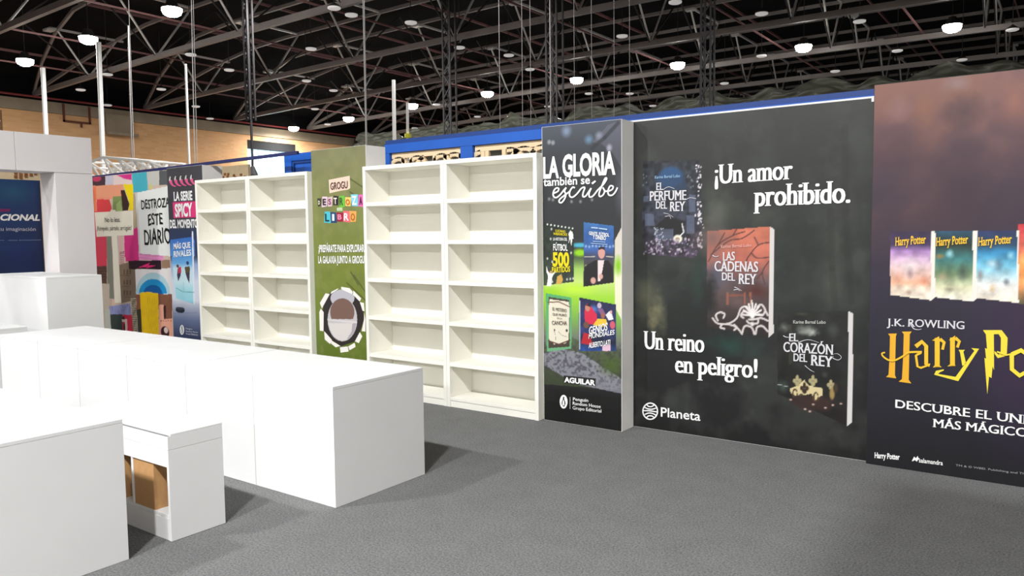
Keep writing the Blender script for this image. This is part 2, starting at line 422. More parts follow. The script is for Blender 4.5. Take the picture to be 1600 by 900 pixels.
TY = [6.4+5.4*i for i in range(10)]
for i, y in enumerate([1.0]+TY):
    t = empty('roof_truss', (0, y, 0))
    tag(t, 'arched grey steel lattice roof truss, %s of the row seen overhead' % ORD[i], 'roof truss', 'arched trusses carrying the hall roof')
    place('bottom_chord', TM['bottom_chord'], M['truss'], t)
    for sgn in (-1, 1): place('top_chord', TM['top_chord', sgn], M['truss'], t)
    for x in NODES[1:]:
        for sgn in (-1, 1):
            place('strut', smesh[x, sgn], M['strut'], t); place('brace', smesh[x, sgn, 'd'], M['darkmetal'], t)
        place('cross_tie', smesh[x, 't'], M['strut'], t); place('cap_plate', smesh[x, 'c'], M['strut'], t)
# purlins across the trusses
PX = [-37.4+2.5*i for i in range(22)]
for i, x in enumerate(PX):
    hi = i % 2 == 0
    z = (ztop(x)+.2) if hi else (ztrans(x)+.16)
    o = MB().bar((x, -10, z), (x, YB-.2, z), .06 if hi else .055, .1 if hi else .055).build('purlin', M['purlin'])
    tag(o, 'thin reddish-brown steel rail running across the roof trusses, %s one out from the brick wall' % nth(i), 'purlin', 'steel rails across the roof')
p = MB().bar((XF+.18, YN+.2, 8.12), (XF+.18, YB-.2, 8.12), .1, k=8).build('sprinkler_pipe', M['redpipe'])
tag(p, 'red pipe running along the top of the brick wall', 'pipe')

# ------------------------------------------------------------------ hall lamps
def lamp_mesh():
    a = MB().lathe((0, 0, 0), [(.05, .42), (.12, .4), (.14, .2), (.27, .02), (.27, 0), (.25, 0)], 20).mesh('housing')
    b = MB().lathe((0, 0, 0), [(.24, .0), (.24, -.025), (.2, -.045)], 20).mesh('lens')
    c = MB().bar((0, 0, .42), (0, 0, .85), .03, k=6).mesh('hanger')
    return a, b, c
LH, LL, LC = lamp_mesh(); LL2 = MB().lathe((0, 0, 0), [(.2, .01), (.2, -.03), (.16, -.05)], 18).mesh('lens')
LL = MB().lathe((0, 0, 0), [(.3, .0), (.3, -.06), (.26, -.16), (.16, -.22), (.05, -.24)], 20).mesh('lens')
LH2 = MB().lathe((0, 0, 0), [(.03, .16), (.08, .12), (.2, .04), (.21, .012)], 18).mesh('housing'); LH2.materials.append(M['lampbody'])
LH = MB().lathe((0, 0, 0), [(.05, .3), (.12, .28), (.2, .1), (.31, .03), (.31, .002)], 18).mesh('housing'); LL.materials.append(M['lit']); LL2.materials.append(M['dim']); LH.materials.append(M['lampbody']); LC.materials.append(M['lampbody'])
ld = bpy.data.lights.new('lamp_light', 'AREA'); ld.shape = 'DISK'; ld.size = .5; ld.energy = LAMP_W; ld.color = (.985, .99, 1)
ld2 = ld.copy(); ld2.energy = LAMP_W*2.8
def lamp(x, y, z, lit, label, group, data=None):
    t = empty('hall_lamp' if lit else 'disc_lamp', (x, y, z)); tag(t, label, 'lamp', group)
    hc = MB().bar((0, 0, .1), (0, 0, ztop(x)+.44-z), .02, k=4).mesh('hanger'); hc.materials.append(M['lampbody'])
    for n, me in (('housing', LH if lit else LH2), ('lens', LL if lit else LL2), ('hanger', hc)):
        o = bpy.data.objects.new(n, me); COL.objects.link(o); o.parent = t
        if n == 'lens' and lit: o['label'] = 'glowing lens'
    if lit:
        l = bpy.data.objects.new('lamp_light', data or ld); COL.objects.link(l); l.parent = t; l.location = (0, 0, -.26)
    return t
def zl(x): t = (x+12)/29.0; return 8.0+.48*(1-t*t)
NTH = ['leftmost', 'second from the left', 'third from the left', 'fourth from the left', 'fifth from the left', 'sixth from the left', 'seventh from the left', 'rightmost']
for k, x in enumerate((-32.9, -28.0, -22.8)):
    lamp(x, 13.9, zl(x)+.1, True, 'glowing white hall lamp above the brick wall, %s of the three large ones' % ('leftmost', 'middle', 'rightmost')[k], 'lit lamps above the left of the stand')
for k, x in enumerate((-17.8, -12.8)):
    lamp(x, 13.9, zl(x)+.1, True, 'glowing white hall lamp above the top edge of the picture, %s' % ('nearer the brick wall', 'nearer the aisle')[k], 'lit lamps above the frame')
for k, x in enumerate((-38.4, -33.6, -28.7, -23.7, -18.6, -13.7, -8.6, -3.66)):
    lamp(x, 31.0, zl(x)-(.12 if k < 2 else 0), True, 'glowing white hall lamp in the far lit row, %s of the eight' % NTH[k], 'lit lamps in the far row')
# rows on over the stand and behind the camera
POW = (.5, 1.15, 1.15, 1.9, .75, .6)
for k, x in enumerate((-12.3, -7.4, -2.5, -.2, 7.3, 12.2)):  # fourth lamp added for the floor shadow, last two to brighten end faces
    dk = ld.copy(); dk.energy = LAMP_W*POW[k]
    lamp(x, -2.8, zl(x), True, 'glowing white hall lamp over the stand, out of the picture, %s from the brick wall' % nth(k), 'lit lamps over the stand', dk)
for k, x in enumerate((-26, -16, -6, 4, 13)):
    lamp(x, -19.5, zl(x), True, 'glowing white hall lamp behind the photographer, %s from the brick wall' % nth(k), 'lit lamps behind the photographer', ld2)
offpx = [(298, 85), (168, 116), (126, 140), (252, 139), (358, 109), (306, 166), (168, 164), (328, 185), (522, 12), (549, 23), (486, 76), (479, 126), (521, 141), (492, 170), (642, 35), (718, 74), (682, 163), (512, 194), (746, 182), (648, 200), (795, 86), (972, 56), (828, 108), (920, 146), (984, 146), (1055, 3), (1190, 21), (1190, 87), (1132, 130), (856, 166), (1020, 165), (1343, 33), (1402, 79), (1305, 111), (1503, 93), (1582, 46)]
offpx.sort()
for k, (px, py) in enumerate(offpx):
    z = 8.3
    for _ in range(4): q = hit(px, py, 2, z); z = zl(min(max(q[0], -39), 14))
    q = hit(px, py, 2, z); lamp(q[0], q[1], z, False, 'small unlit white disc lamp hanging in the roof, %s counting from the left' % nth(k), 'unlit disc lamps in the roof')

# ------------------------------------------------------------------ masts, poles and cables hanging from the roof
def mast(px, Y, ztop_, zbot, w, label, hook=False):
    x = hit(px, 150, 1, Y)[0]; t = empty('lattice_mast', (x, Y, zbot)); tag(t, label, 'mast', 'dark lattice masts hanging from the roof')
    b = MB(); H = ztop_-zbot
    for sx in (-1, 1):
        for sy in (-1, 1): b.bar((sx*w/2, sy*w/2, 0), (sx*w/2, sy*w/2, H), .045)
    b.build('corner_rails', M['darkmetal'], t)
    l = MB(); n = int(H/(w*1.3))
    for i in range(n):
        z0 = H*i/n; z1 = H*(i+1)/n; s = 1 if i % 2 else -1
        l.bar((-s*w/2, -w/2, z0), (s*w/2, -w/2, z1), .03); l.bar((-w/2, s*w/2, z0), (-w/2, -s*w/2, z1), .03)
    o = l.build('lacing', M['darkmetal'], t); o['kind'] = 'stuff'
    if hook:
        MB().bar((0, 0, 0), (0, 0, -1.3), .07, k=6).build('chain', M['darkmetal'], t)
        MB().lathe((0, 0, -1.65), [(.16, 0), (.15, .12), (.05, .36)], 12).build('pulley_block', M['darkmetal'], t)
mast(391, 14, 8.9, 4.8, .17, 'dark lattice mast ending in a chain and pulley block above the left bookcases', True)
mast(703, 19, 9.8, 4.6, .28, 'dark lattice mast hanging behind the blue frame, above the second bookcase from the right')
mast(867, 19, 9.8, 4.6, .34, 'dark lattice mast hanging just above the football banner')
mast(1105, 20, 9.8, 4.7, .26, 'dark lattice mast hanging above the middle of the black book banner')
def pole(p0, p1, Y, w, m, name, label, cat, group=None):
    a, b = hit(*p0, 1, Y), hit(*p1, 1, Y)
    if name == 'hall_pole': a[0] -= (b[0]-a[0])/(b[2]-a[2])*a[2]; a[2] = 0
    elif b[2] < 8.2: b[2] = 8.2
    o = MB().bar(tuple(a), tuple(b), w, k=8).build(name, m); tag(o, label, cat, group); return o
G1 = 'white vertical poles in front of the brick wall'
pole((78, 330), (67, 106), 13.9, .17, M['poletube'], 'hall_pole', 'white vertical pole rising behind the grey portal, beside the leftmost lit lamp', 'pole', G1)
pole((164, 330), (154, 66), 13.9, .17, M['poletube'], 'hall_pole', 'white vertical pole in front of the brick wall, reaching up to a lit lamp', 'pole', G1)
pole((207, 280), (200, 40), 13.0, .045, M['truss'], 'hall_pole', 'grey thin pole left of the white lattice roof', 'pole', G1)
pole((297, 290), (290, 100), 13.0, .07, M['poletube'], 'hall_pole', 'thin white pole above the banner with the hockey book', 'pole', G1)
G2 = 'thin cables hanging from the roof'
pole((305, 290), (300, 0), 11.0, .022, M['cable'], 'hanging_cable', 'pale cable hanging above the banner with the hockey book', 'cable', G2)
pole((309, 290), (304, 30), 11.0, .015, M['cable'], 'hanging_cable', 'thinnest pale cable beside the thin white pole', 'cable', G2)
pole((211, 290), (202, 20), 11.0, .02, M['cable'], 'hanging_cable', 'pale cable hanging beside the grey thin pole', 'cable', G2)
pole((573, 250), (572, 155), 12.0, .04, M['cable'], 'hanging_cable', 'grey cable ending above the green panel', 'cable', G2)
pole((617, 260), (615, 125), 14.0, .09, M['poletube'], 'hall_pole', 'pale pole rising behind the blue frame, right of the green panel', 'pole', G1)
yp = pole((637.5, 260), (636.5, 160), 14.0, .07, M['poletube'], 'hall_pole', 'pale pole with a yellow collar behind the blue frame', 'pole', G1)
a, b = hit(637.3, 215, 1, 13.98), hit(637.3, 209, 1, 13.98); MB().bar(tuple(a), tuple(b), .16, k=8).build('collar', mat('yellow_collar', rgb(225, 225, 60)), yp)['label'] = 'yellow collar'
for k, (px, y0, y1) in enumerate([(861, 192, 130), (830, 200, 150), (925, 190, 120), (898, 190, 128), (960, 185, 130), (984, 185, 145), (782, 205, 170), (817, 200, 120)]):
    pole((px, y0+30), (px-.6, y1), 16.0, .014 if k else .035, M['truss'], 'hanging_cable', 'pale drop cable by the football banner, %s of the eight' % ['sixth from left', 'third from left', 'fifth counting rightwards from the mast', 'fourth from left', 'second from right', 'rightmost', 'leftmost', 'second from left'][k], 'cable', G2)

# wrinkled plastic sheeting slung below the far half of the roof
def sheeting():
    Y0 = 24.0; n, m = 320, 22; V = []; F = []
    r = np.random.default_rng(3)
    for i in range(n):
        x = -26+36*i/(n-1); sag = .12*math.sin(x*1.7)+.1*math.sin(x*3.9+1)
        for j in range(m):
            t = j/(m-1)
            nz = .1*math.sin(x*2.1+t*9)+.06*math.sin(x*5-t*23+2)+.04*math.sin(x*9+t*31)
            V.append((x+.08*math.sin(t*20+x), Y0+nz+.5*t, 5.0+.85*t+(sag+.04*math.sin(x*6.3)) * (t**2)))
    for i in range(n-1):
        for j in range(m-1): a = i*m+j; F.append((a, a+m, a+m+1, a+1))
    me = bpy.data.meshes.new('plastic_sheet'); me.from_pydata(V, [], F); o = link('plastic_sheet', me, M['sheet'])
    for p in me.polygons: p.use_smooth = True
    tag(o, 'wrinkled dark plastic sheeting strung in a long band behind the blue frame', 'sheeting'); return o
sheeting()
box_ = MB().box((-27, 25.2, 0), (XN-.1, 25.4, 5.2)).build('trim_2', M['sheet']); struct(box_, 'dark boarding behind the booths')
def bracket(name, label, boxes, m):
    b = MB()
    for q in boxes: b.box(*q)
    o = b.build(name, m); tag(o, label, 'fixture'); return o
bracket('duct_bracket', 'dark box bracket fixed to the top right of the brick wall', [((XF+.02, 36.6, 6.75), (XF+.9, 40.5, 7.0)), ((XF+.4, 37.0, 7.0), (XF+.55, 37.15, 7.9))], M['darkmetal'])
bracket('pipe_loop', 'rusty pipe loop hanging in front of the brick wall by the leftmost lamps', [((XF+.125, 18.4, 7.1), (XF+.2, 19.7, 7.18)), ((XF+.125, 18.4, 7.1), (XF+.2, 18.48, 7.95)), ((XF+.125, 19.62, 7.1), (XF+.2, 19.7, 7.95)), ((XF+.125, 19.2, 6.9), (XF+.2, 19.28, 7.1))], mat('rusty_pipe', rgb(110, 60, 45), .8))
bracket('wall_lamp_bracket', 'grey upright wall bracket with a hook on the brick wall', [((XF+.02, 20.4, 6.8), (XF+.3, 21.8, 7.7)), ((XF+.3, 20.3, 6.65), (XF+.6, 21.9, 6.78))], M['concrete'])

# ================================================================== BOOTHS BEHIND THE STAND
# blue timber frame with fretwork
YF = 6.0
bf = empty('blue_frame', (-5, YF, 0)); tag(bf, 'bright blue timber frame rising behind the bookcases and banners', 'frame')
def cb(name, a, b, m, par=bf, bevel=0): return child_box(name, a, b, m, par, bevel)
cb('header_beam', (-5.97, YF, 2.4), (.6, YF+.12, 2.49), M['blue'])
cb('cornice', (-5.97, YF+.02, 2.492), (.6, YF+.2, 2.535), M['bluedark'])
cb('post', (-4.93, YF, 0), (-4.78, YF+.12, 2.398), M['blue'])
cb('post', (-5.97, YF, 0), (-5.9, YF+.12, 2.398), M['blue'])
cb('post', (-2.9, YF, 0), (-2.75, YF+.12, 2.398), M['blue'])
def fret(x0, x1, label, shapes):
    "plywood transom with sawn-out openings, built as rails, uprights and arcs with thickness"
    t = empty('fretwork_panel', (x0, YF+.05, 2.0)); tag(t, label, 'panel', 'pale plywood fretwork panels in the blue frame')
    y0, y1, zt, zb = YF+.03, YF+.06, 2.395, 2.0
    def f(name, mb): o = mb.build(name, M['ply'], t); o.matrix_parent_inverse = Matrix.Translation(-Vector(t.location)); return o
    f('top_rail', MB().box((x0, y0, zt-.055), (x1, y1, zt)))
    for x in shapes['bars']: f('upright', MB().box((x-.022, y0, zb), (x+.022, y1, zt-.056)))
    for (cx, r, a0, a1) in shapes['arcs']:
        b = MB(); N = 12; cz = zt-.06-r
        for i in range(N):
            t0, t1 = math.radians(a0+(a1-a0)*i/N), math.radians(a0+(a1-a0)*(i+1)/N)
            b.bar((cx+r*math.cos(t0), (y0+y1)/2, cz+r*math.sin(t0)*1.0), (cx+r*math.cos(t1), (y0+y1)/2, cz+r*math.sin(t1)), .03, .045)
        f('arc', b)
    f('bottom_rail', MB().box((x0, y0, zb-.02), (x1, y1, zb+.03)))
fx = lambda px: hit(px, 230, 1, YF)[0]
fret(-5.89, -4.94, 'pale plywood fretwork panel left of the blue post', dict(bars=[fx(626), fx(638), fx(675), fx(692), fx(716)], arcs=[(fx(619), .12, 20, 180), (fx(648), .13, 0, 150), (fx(662), .16, 100, 170), (fx(686), .12, 30, 180), (fx(706), .15, -20, 110)]))
fret(-4.77, -2.92, 'pale plywood fretwork panel right of the blue post', dict(bars=[fx(751), fx(757.5), fx(784), fx(802)], arcs=[(fx(749), .15, 95, 265), (fx(793), .18, -10, 100), (fx(815), .17, 10, 170), (fx(845), .17, 60, 180)]))
bw = box('timber_partition', (-9.5, 8.5, 0), (-1.5, 8.6, 2.42), M['brown']); tag(bw, 'brown timber partition seen through the fretwork openings', 'partition')
bpn = empty('blue_door_panel', (-7, 5.85, 2)); tag(bpn, 'blue panelled board between the left bookcases and the green panel', 'panel')
cb('board', (-7.4, 5.85, .002), (-6.45, 5.9, 2.475), M['blue'], bpn)
for q in (((-7.395, 5.82, .002), (-7.27, 5.849, 2.47)), ((-7.269, 5.82, 2.39), (-6.45, 5.849, 2.47))): cb('stile', *q, M['blue'], bpn)
cb('moulding', (-7.268, 5.83, .002), (-7.24, 5.849, 2.388), M['bluedark'], bpn); cb('moulding', (-7.239, 5.83, 2.36), (-6.45, 5.849, 2.388), M['bluedark'], bpn)
rail = MB().bar((-11.42, 5.62, 2.395), (-6.9, 5.62, 2.445), .03, .036).build('rail', M['navy']); tag(rail, 'slim navy rail running along the top of the left stand wall', 'rail')
# perforated pale boards
def perf(name, c0, c1, label, holes):
    t = empty(name, c0); tag(t, label, 'panel', 'pale perforated boards')
    o = child_box('board', c0, c1, M['ply'], t)
    for (x, y, z) in holes: child_box('slot', (x-.03, y-.012, z-.025), (x+.03, y, z+.02), M['brown'], t)
hx = [hit(px, py, 1, 9.0) for px, py in [(349, 277), (352, 272), (357, 272), (356, 276), (366, 274), (368, 277), (377, 273), (383, 276)]]
perf('perforated_board', (-13.6, 9.0, .002), (hit(388, 270, 1, 9.0)[0], 9.05, 2.86), 'pale perforated board behind the left bookcases', [tuple(h) for h in hx])
# white lattice roof of a booth further off
lr = empty('lattice_roof', (-17, 9.5, 2.9)); tag(lr, 'white triangulated lattice roof of a booth beyond the collage banner', 'lattice roof')
def lat():
    ys = [8.9, 9.7]; xs = [-18.75+.62*i for i in range(6)]; nodes = {}; n = 0
    for j, y in enumerate(ys):
        for i, x in enumerate(xs):
            z = 3.06+.24*max(0, 1-abs(i-2.0)/3.4); nodes[i, j, 0] = (x, y, z); nodes[i, j, 1] = (x+.31, y+.4, 2.86)
    E = set()
    for (i, j, k) in list(nodes):
        for d in ((1, 0, 0), (0, 1, 0)):
            q = (i+d[0], j+d[1], k)
            if q in nodes: E.add(((i, j, k), q))
        if k == 0:
            for d in ((0, 0), (-1, 0), (0, -1), (-1, -1)):
                q = (i+d[0], j+d[1], 1)
                if q in nodes: E.add(((i, j, 0), q))
    for a, b in sorted(E):
        o = MB().bar(nodes[a], nodes[b], .06, k=6).build('lattice_bar', M['white_steel'], lr); o.matrix_parent_inverse = Matrix.Translation(-Vector(lr.location))
lat()

# ================================================================== STAND: banners
def tower(name, x0, x1, y0, y1, z1, label, m=None):
    t = empty(name, ((x0+x1)/2, y0, 0)); tag(t, label, 'banner')
    child_box('panel_box', (x0, y0, .002), (x1, y1, z1), m or M['tower'], t); return t
def attach(face, t, **k):
    o = face.build(t, **k); o.matrix_parent_inverse = Matrix.Translation(-Vector(t.location)); return o
W = M['ink_white']

# --- 1. football banner
YG = 5.335
XG0, XG1 = hit(848.3, 420, 1, YG)[0], hit(971.6, 430, 1, YG)[0]
t = tower('football_banner', XG0, XG1, YG, 5.53, 2.40, 'tall dark banner of football books with white side, between bookcase and black book banner')
F = Face(YG-.002, XG0+.004, XG1-.003, .005, 2.398, .0048)
F.vgrad([((910, 195), (72, 78, 88)), ((910, 240), (52, 55, 60)), ((910, 300), (46, 48, 50)), ((910, 370), (44, 46, 48)), ((910, 400), (60, 75, 60)), ((910, 420), (150, 190, 90)), ((910, 440), (190, 215, 120)), ((910, 465), (150, 205, 55)), ((910, 500), (120, 165, 80)), ((910, 530), (110, 115, 105)), ((910, 555), (85, 85, 85)), ((910, 600), (38, 38, 38)), ((910, 615), (20, 20, 20)), ((910, 665), (16, 16, 16))])
nz = fbm(F.X, F.Z, 30, 5)
F.blob(885, 205, 10, 12, (120, 135, 160), soft=.8); F.blob(920, 218, 9, 10, (95, 125, 150), soft=.8); F.blob(936, 212, 8, 9, (130, 135, 150), soft=.8)
F.blob(858, 222, 4, 5, (140, 142, 145), soft=.6); F.blob(864, 223, 4, 5, (140, 142, 145), soft=.6); F.blob(952, 231, 6, 8, (165, 165, 180), soft=.7)
F.poly([(950, 195), (971, 188), (971, 262), (958, 240), (940, 225), (925, 222)], (120, 118, 135), a=.35); F.line([(925, 232), (945, 215), (966, 192)], .02, (40, 42, 48), a=.7)
F.blob(972, 300, 14, 50, (120, 120, 135), soft=1, a=.5)
for q in ((858, 311), (864, 312), (893, 315), (907, 315), (925, 312)): F.blob(q[0], q[1], 3.2, 4, (130, 132, 138), soft=.8)
F.blob(906, 383, 18, 5, (70, 165, 190), soft=.6); F.blob(906, 395, 14, 8, (140, 200, 30), soft=.6)
F.poly([(961, 375), (971, 355), (971, 500), (961, 480)], (235, 225, 210), a=.85); F.blob(966, 415, 8, 20, (130, 190, 40), soft=.8); F.blob(860, 458, 30, 12, (150, 205, 40), soft=.8)
F.blob(900, 452, 40, 12, (185, 225, 60), soft=.9)
F.poly([(849, 540), (890, 525), (930, 545), (971, 545), (971, 610), (849, 600)], (70, 85, 50), a=.6)
F.poly([(849, 552), (880, 545), (910, 552), (945, 575), (971, 592), (971, 615), (900, 600), (849, 570)], (150, 148, 165), a=.75)
F.mixin(np.clip((fbm(F.X, F.Z, 55, 6, 3)-.45)*5, 0, 1)*np.clip((F.Z-.25)/.2, 0, 1)*np.clip((.72-F.Z)/.12, 0, 1)*.6, (52, 50, 56))
F.blob(955, 570, 26, 20, (70, 92, 38), soft=.9, a=.8, nz=.5)
z4 = (840, 335, 7.83)      # books, upper pair
F.qgrad([(67, 95), (445, 160), (442, 825), (75, 870)], [(0, (38, 44, 42)), (1, (52, 62, 52))], z4, .4, 4, 25)
F.qgrad([(565, 95), (930, 140), (930, 835), (562, 885)], [(0, (60, 110, 165)), (.2, (50, 90, 150)), (.42, (60, 95, 160)), (.5, (60, 70, 100)), (.6, (70, 66, 72)), (1, (45, 42, 46))], z4, .15, 5, 20)
for i in range(8): F.blob(120+44*i, 122+7*i, 13, 15, (225, 235, 225), z4, soft=.5)
F.poly([(375, 240), (400, 195), (430, 220), (440, 300), (425, 300), (415, 380), (405, 350), (400, 300), (380, 350), (385, 270)], (228, 232, 222), z4)
F.poly([(110, 640), (125, 690), (150, 720), (185, 720), (215, 690), (225, 700), (180, 760), (165, 880), (110, 880), (130, 760), (108, 700)], (232, 235, 225), z4)
F.blob(160, 705, 14, 20, (200, 150, 120), z4, soft=.3); F.poly([(225, 850), (240, 760), (290, 730), (310, 800), (285, 855)], (200, 160, 80), z4)
for q in ((120, 540), (180, 825), (360, 795), (400, 790), (435, 785), (170, 180), (160, 300), (180, 580), (410, 470)): F.blob(q[0], q[1], 14, 22, (200, 205, 190), z4, soft=.6)
for i in range(9): F.blob(590+42*i, 390+6*math.sin(i*2), 20, 26, (190, 215, 240), z4, soft=1, a=.8)
F.line([(575, 520), (700, 515)], .004, (200, 190, 170), z4); F.line([(840, 515), (925, 520)], .004, (200, 190, 170), z4)
F.blob(590, 640, 22, 35, (150, 150, 110), z4, soft=.6)
F.poly([(562, 885), (575, 640), (700, 560), (860, 560), (915, 640), (930, 835)], (34, 31, 33), z4)
F.poly([(735, 560), (815, 560), (790, 700), (765, 820), (740, 820)], (225, 205, 205), z4)
F.blob(782, 470, 46, 78, (205, 150, 140), z4, soft=.15); F.poly([(738, 440), (745, 405), (785, 390), (822, 400), (828, 450), (800, 425), (760, 430)], (50, 42, 50), z4)
F.blob(680, 810, 38, 48, (205, 155, 145), z4, soft=.3); F.blob(775, 760, 30, 40, (205, 160, 150), z4, soft=.3)
z7 = (840, 450, 6.92)      # books, lower pair
F.qgrad([(88, 55), (368, 105), (365, 655), (100, 690)], [(0, (85, 165, 105)), (1, (105, 165, 120))], z7)
F.poly([(118, 95), (345, 130), (345, 635), (120, 650)], (70, 62, 52), z7); F.poly([(130, 120), (335, 150), (345, 200), (335, 560), (300, 600), (180, 610), (125, 560), (120, 200)], (222, 215, 195), z7)
F.line([(110, 155), (230, 150), (350, 205)], .006, (110, 80, 60), z7); F.line([(115, 570), (230, 610), (350, 565)], .007, (90, 60, 50), z7)
F.blob(182, 455, 9, 14, (60, 50, 45), z7, soft=.4); F.line([(182, 470), (192, 510), (195, 560)], .002, (70, 60, 55), z7); F.blob(315, 460, 14, 20, (60, 50, 45), z7, soft=.4); F.line([(225, 470), (260, 510), (320, 530)], .002, (90, 80, 75), z7)
F.qgrad([(448, 100), (850, 180), (850, 680), (448, 680)], [(0, (38, 40, 70)), (.6, (50, 60, 110)), (.78, (35, 40, 60)), (1, (40, 75, 150))], z7, .3, 8, 30)
F.blob(600, 230, 90, 60, (80, 130, 200), z7, soft=1)
F.poly([(515, 190), (540, 170), (580, 200), (640, 290), (640, 400), (520, 390), (505, 300)], (205, 45, 75), z7); F.blob(540, 215, 30, 42, (190, 130, 110), z7, soft=.2); F.poly([(512, 185), (560, 170), (580, 215), (560, 200)], (40, 30, 30), z7)
F.blob(668, 190, 26, 34, (190, 170, 190), z7, soft=.2); F.poly([(650, 230), (700, 220), (740, 290), (700, 320)], (130, 90, 130), z7)
F.blob(705, 300, 24, 36, (150, 95, 80), z7, soft=.2); F.poly([(600, 400), (650, 330), (740, 340), (760, 400), (700, 420)], (225, 185, 60), z7)
F.poly([(735, 290), (790, 240), (820, 340), (770, 350)], (225, 222, 230), z7); F.blob(795, 260, 14, 22, (210, 160, 150), z7, soft=.3); F.blob(810, 400, 32, 48, (200, 90, 110), z7, soft=.2)
F.blob(525, 400, 34, 40, (110, 80, 65), z7, soft=.2); F.poly([(470, 600), (500, 480), (560, 500), (600, 620)], (175, 40, 50), z7); F.poly([(700, 620), (790, 610), (790, 680), (700, 680)], (215, 180, 200), z7)
F.line([(455, 140), (455, 660)], .006, (210, 215, 225), z7)
attach(F, t)
z5 = (840, 230, 8.18)
text(F, 'LA', (76, 393), (278, 385), 268, W, .035, spacing=.95, tr=z5); text(F, 'GLORIA', (322, 372), (1000, 338), 280, W, .035, spacing=.95, tr=z5)
text(F, 'también se', (80, 497), (675, 465), 70, W, .02, caps='m', tr=z5)
ribbons(F, [([(210, 590), (262, 565), (276, 530), (245, 522), (212, 560), (206, 620), (240, 645), (290, 612), (340, 550), (372, 515)], 20), ([(372, 515), (350, 560), (366, 605), (350, 660), (312, 708), (282, 700), (290, 665), (350, 615), (418, 565)], 20),
            ([(482, 522), (455, 512), (420, 560), (415, 620), (450, 640), (505, 600), (560, 530)], 20), ([(560, 530), (592, 512), (608, 522), (588, 580), (585, 630), (622, 622), (685, 530)], 20),
            ([(690, 522), (664, 590), (670, 635), (712, 625), (772, 550)], 20), ([(700, 467), (746, 432)], 26, 22),
            ([(772, 550), (850, 470), (888, 405), (868, 400), (825, 500), (792, 590), (802, 630), (842, 610), (862, 560), (838, 515), (872, 562), (915, 552)], 20),
            ([(905, 565), (958, 540), (970, 502), (932, 497), (905, 560), (916, 610), (960, 612), (1000, 570), (1026, 515)], 20)], W, z5)
YL = ink(222, 205, 30)
text(F, 'LUCIANO', (222, 212), (345, 226), 30, YL, .02, tr=z4); text(F, 'WERNICKE', (195, 250), (368, 262), 30, YL, .02, tr=z4); text(F, 'LA HISTORIA DEL', (195, 318), (368, 322), 36, W, .01, tr=z4)
text(F, 'FÚTBOL', (195, 440), (372, 445), 100, W, .02, tr=z4); text(F, '500', (188, 630), (392, 632), 170, YL, .04, tr=z4); text(F, 'PARTIDOS', (180, 712), (402, 700), 68, YL, .03, tr=z4)
ribbons(F, [([(660, 160), (745, 168)], 16), ([(755, 170), (858, 184)], 16)], ink(170, 195, 225), z4, 'fine_print', curve=False); text(F, 'GENTE, FÚTBOL', (632, 248), (880, 272), 52, W, .02, tr=z4); text(F, 'Y DINERO', (680, 300), (840, 315), 50, W, .02, tr=z4)
ribbons(F, [([(680, 328), (835, 340)], 10), ([(655, 352), (860, 368)], 10)], ink(150, 175, 210), z4, 'fine_print', curve=False)
SR = (.03, .03, .025)
BR = ink(80, 65, 55)
text(F, 'EL MISTERIO', (165, 240), (318, 262), 34, BR, 0, SR, tr=z7); text(F, 'QUE MURIÓ', (165, 295), (318, 308), 32, BR, 0, SR, tr=z7); text(F, 'EN LA', (215, 332), (268, 338), 16, BR, 0, tr=z7); text(F, 'CANCHA', (158, 395), (322, 400), 42, BR, 0, SR, tr=z7)
text(F, 'GENIOS', (560, 500), (760, 455), 82, W, .02, shear=.1, tr=z7); text(F, 'MUNDIALES', (555, 548), (835, 500), 50, W, .015, shear=.1, tr=z7); text(F, 'ALBERTO LATI', (555, 648), (790, 612), 55, W, .02, shear=.1, tr=z7)
z8 = (840, 570, 8.18)
shape(F, [[(335, 135), (745, 175), (742, 272), (335, 232)]], M['black'], z8, 'logo_backing')
text(F, 'AGUILAR', (345, 218), (742, 262), 66, W, .045, tr=z8)
def ell(cx, cy, rx, ry, n=24): return [(cx+rx*math.cos(2*math.pi*i/n), cy+ry*math.sin(2*math.pi*i/n)) for i in range(n)]
def bird_logo(F, tr, cx, cy, rx, ry):
    shape(F, [ell(cx, cy, rx, ry)], W, tr, 'emblem_oval')
    q = lambda pts: [(cx+a*rx, cy+b*ry) for a, b in pts]
    shape(F, [q([(-.08, -.72), (.1, -.75), (.28, -.6), (.12, -.52), (.2, -.3), (.45, .0), (.52, .4), (.36, .3), (.3, .62), (.08, .7), (-.2, .62), (-.42, .3), (-.5, .42), (-.42, -.05), (-.18, -.35), (-.14, -.6)])], M['black'], tr, 'emblem_bird', up=.0015)
    shape(F, [q([(-.05, -.3), (.14, -.2), (.26, .15), (.2, .5), (-.02, .58), (-.24, .4), (-.2, .0)])], W, tr, 'emblem_breast', up=.003)
bird_logo(F, z8, 333, 472, 50, 88)
ribbons(F, [([(421, 410), (421, 562)], 4)], W, z8, curve=False)
for s_, a_, b_ in (('Penguin', (455, 455), (652, 474)), ('Random House', (452, 508), (810, 552)), ('Grupo Editorial', (452, 566), (820, 610))): text(F, s_, a_, b_, 40, W, 0, (.02, .02, .02), caps='P', tr=z8)

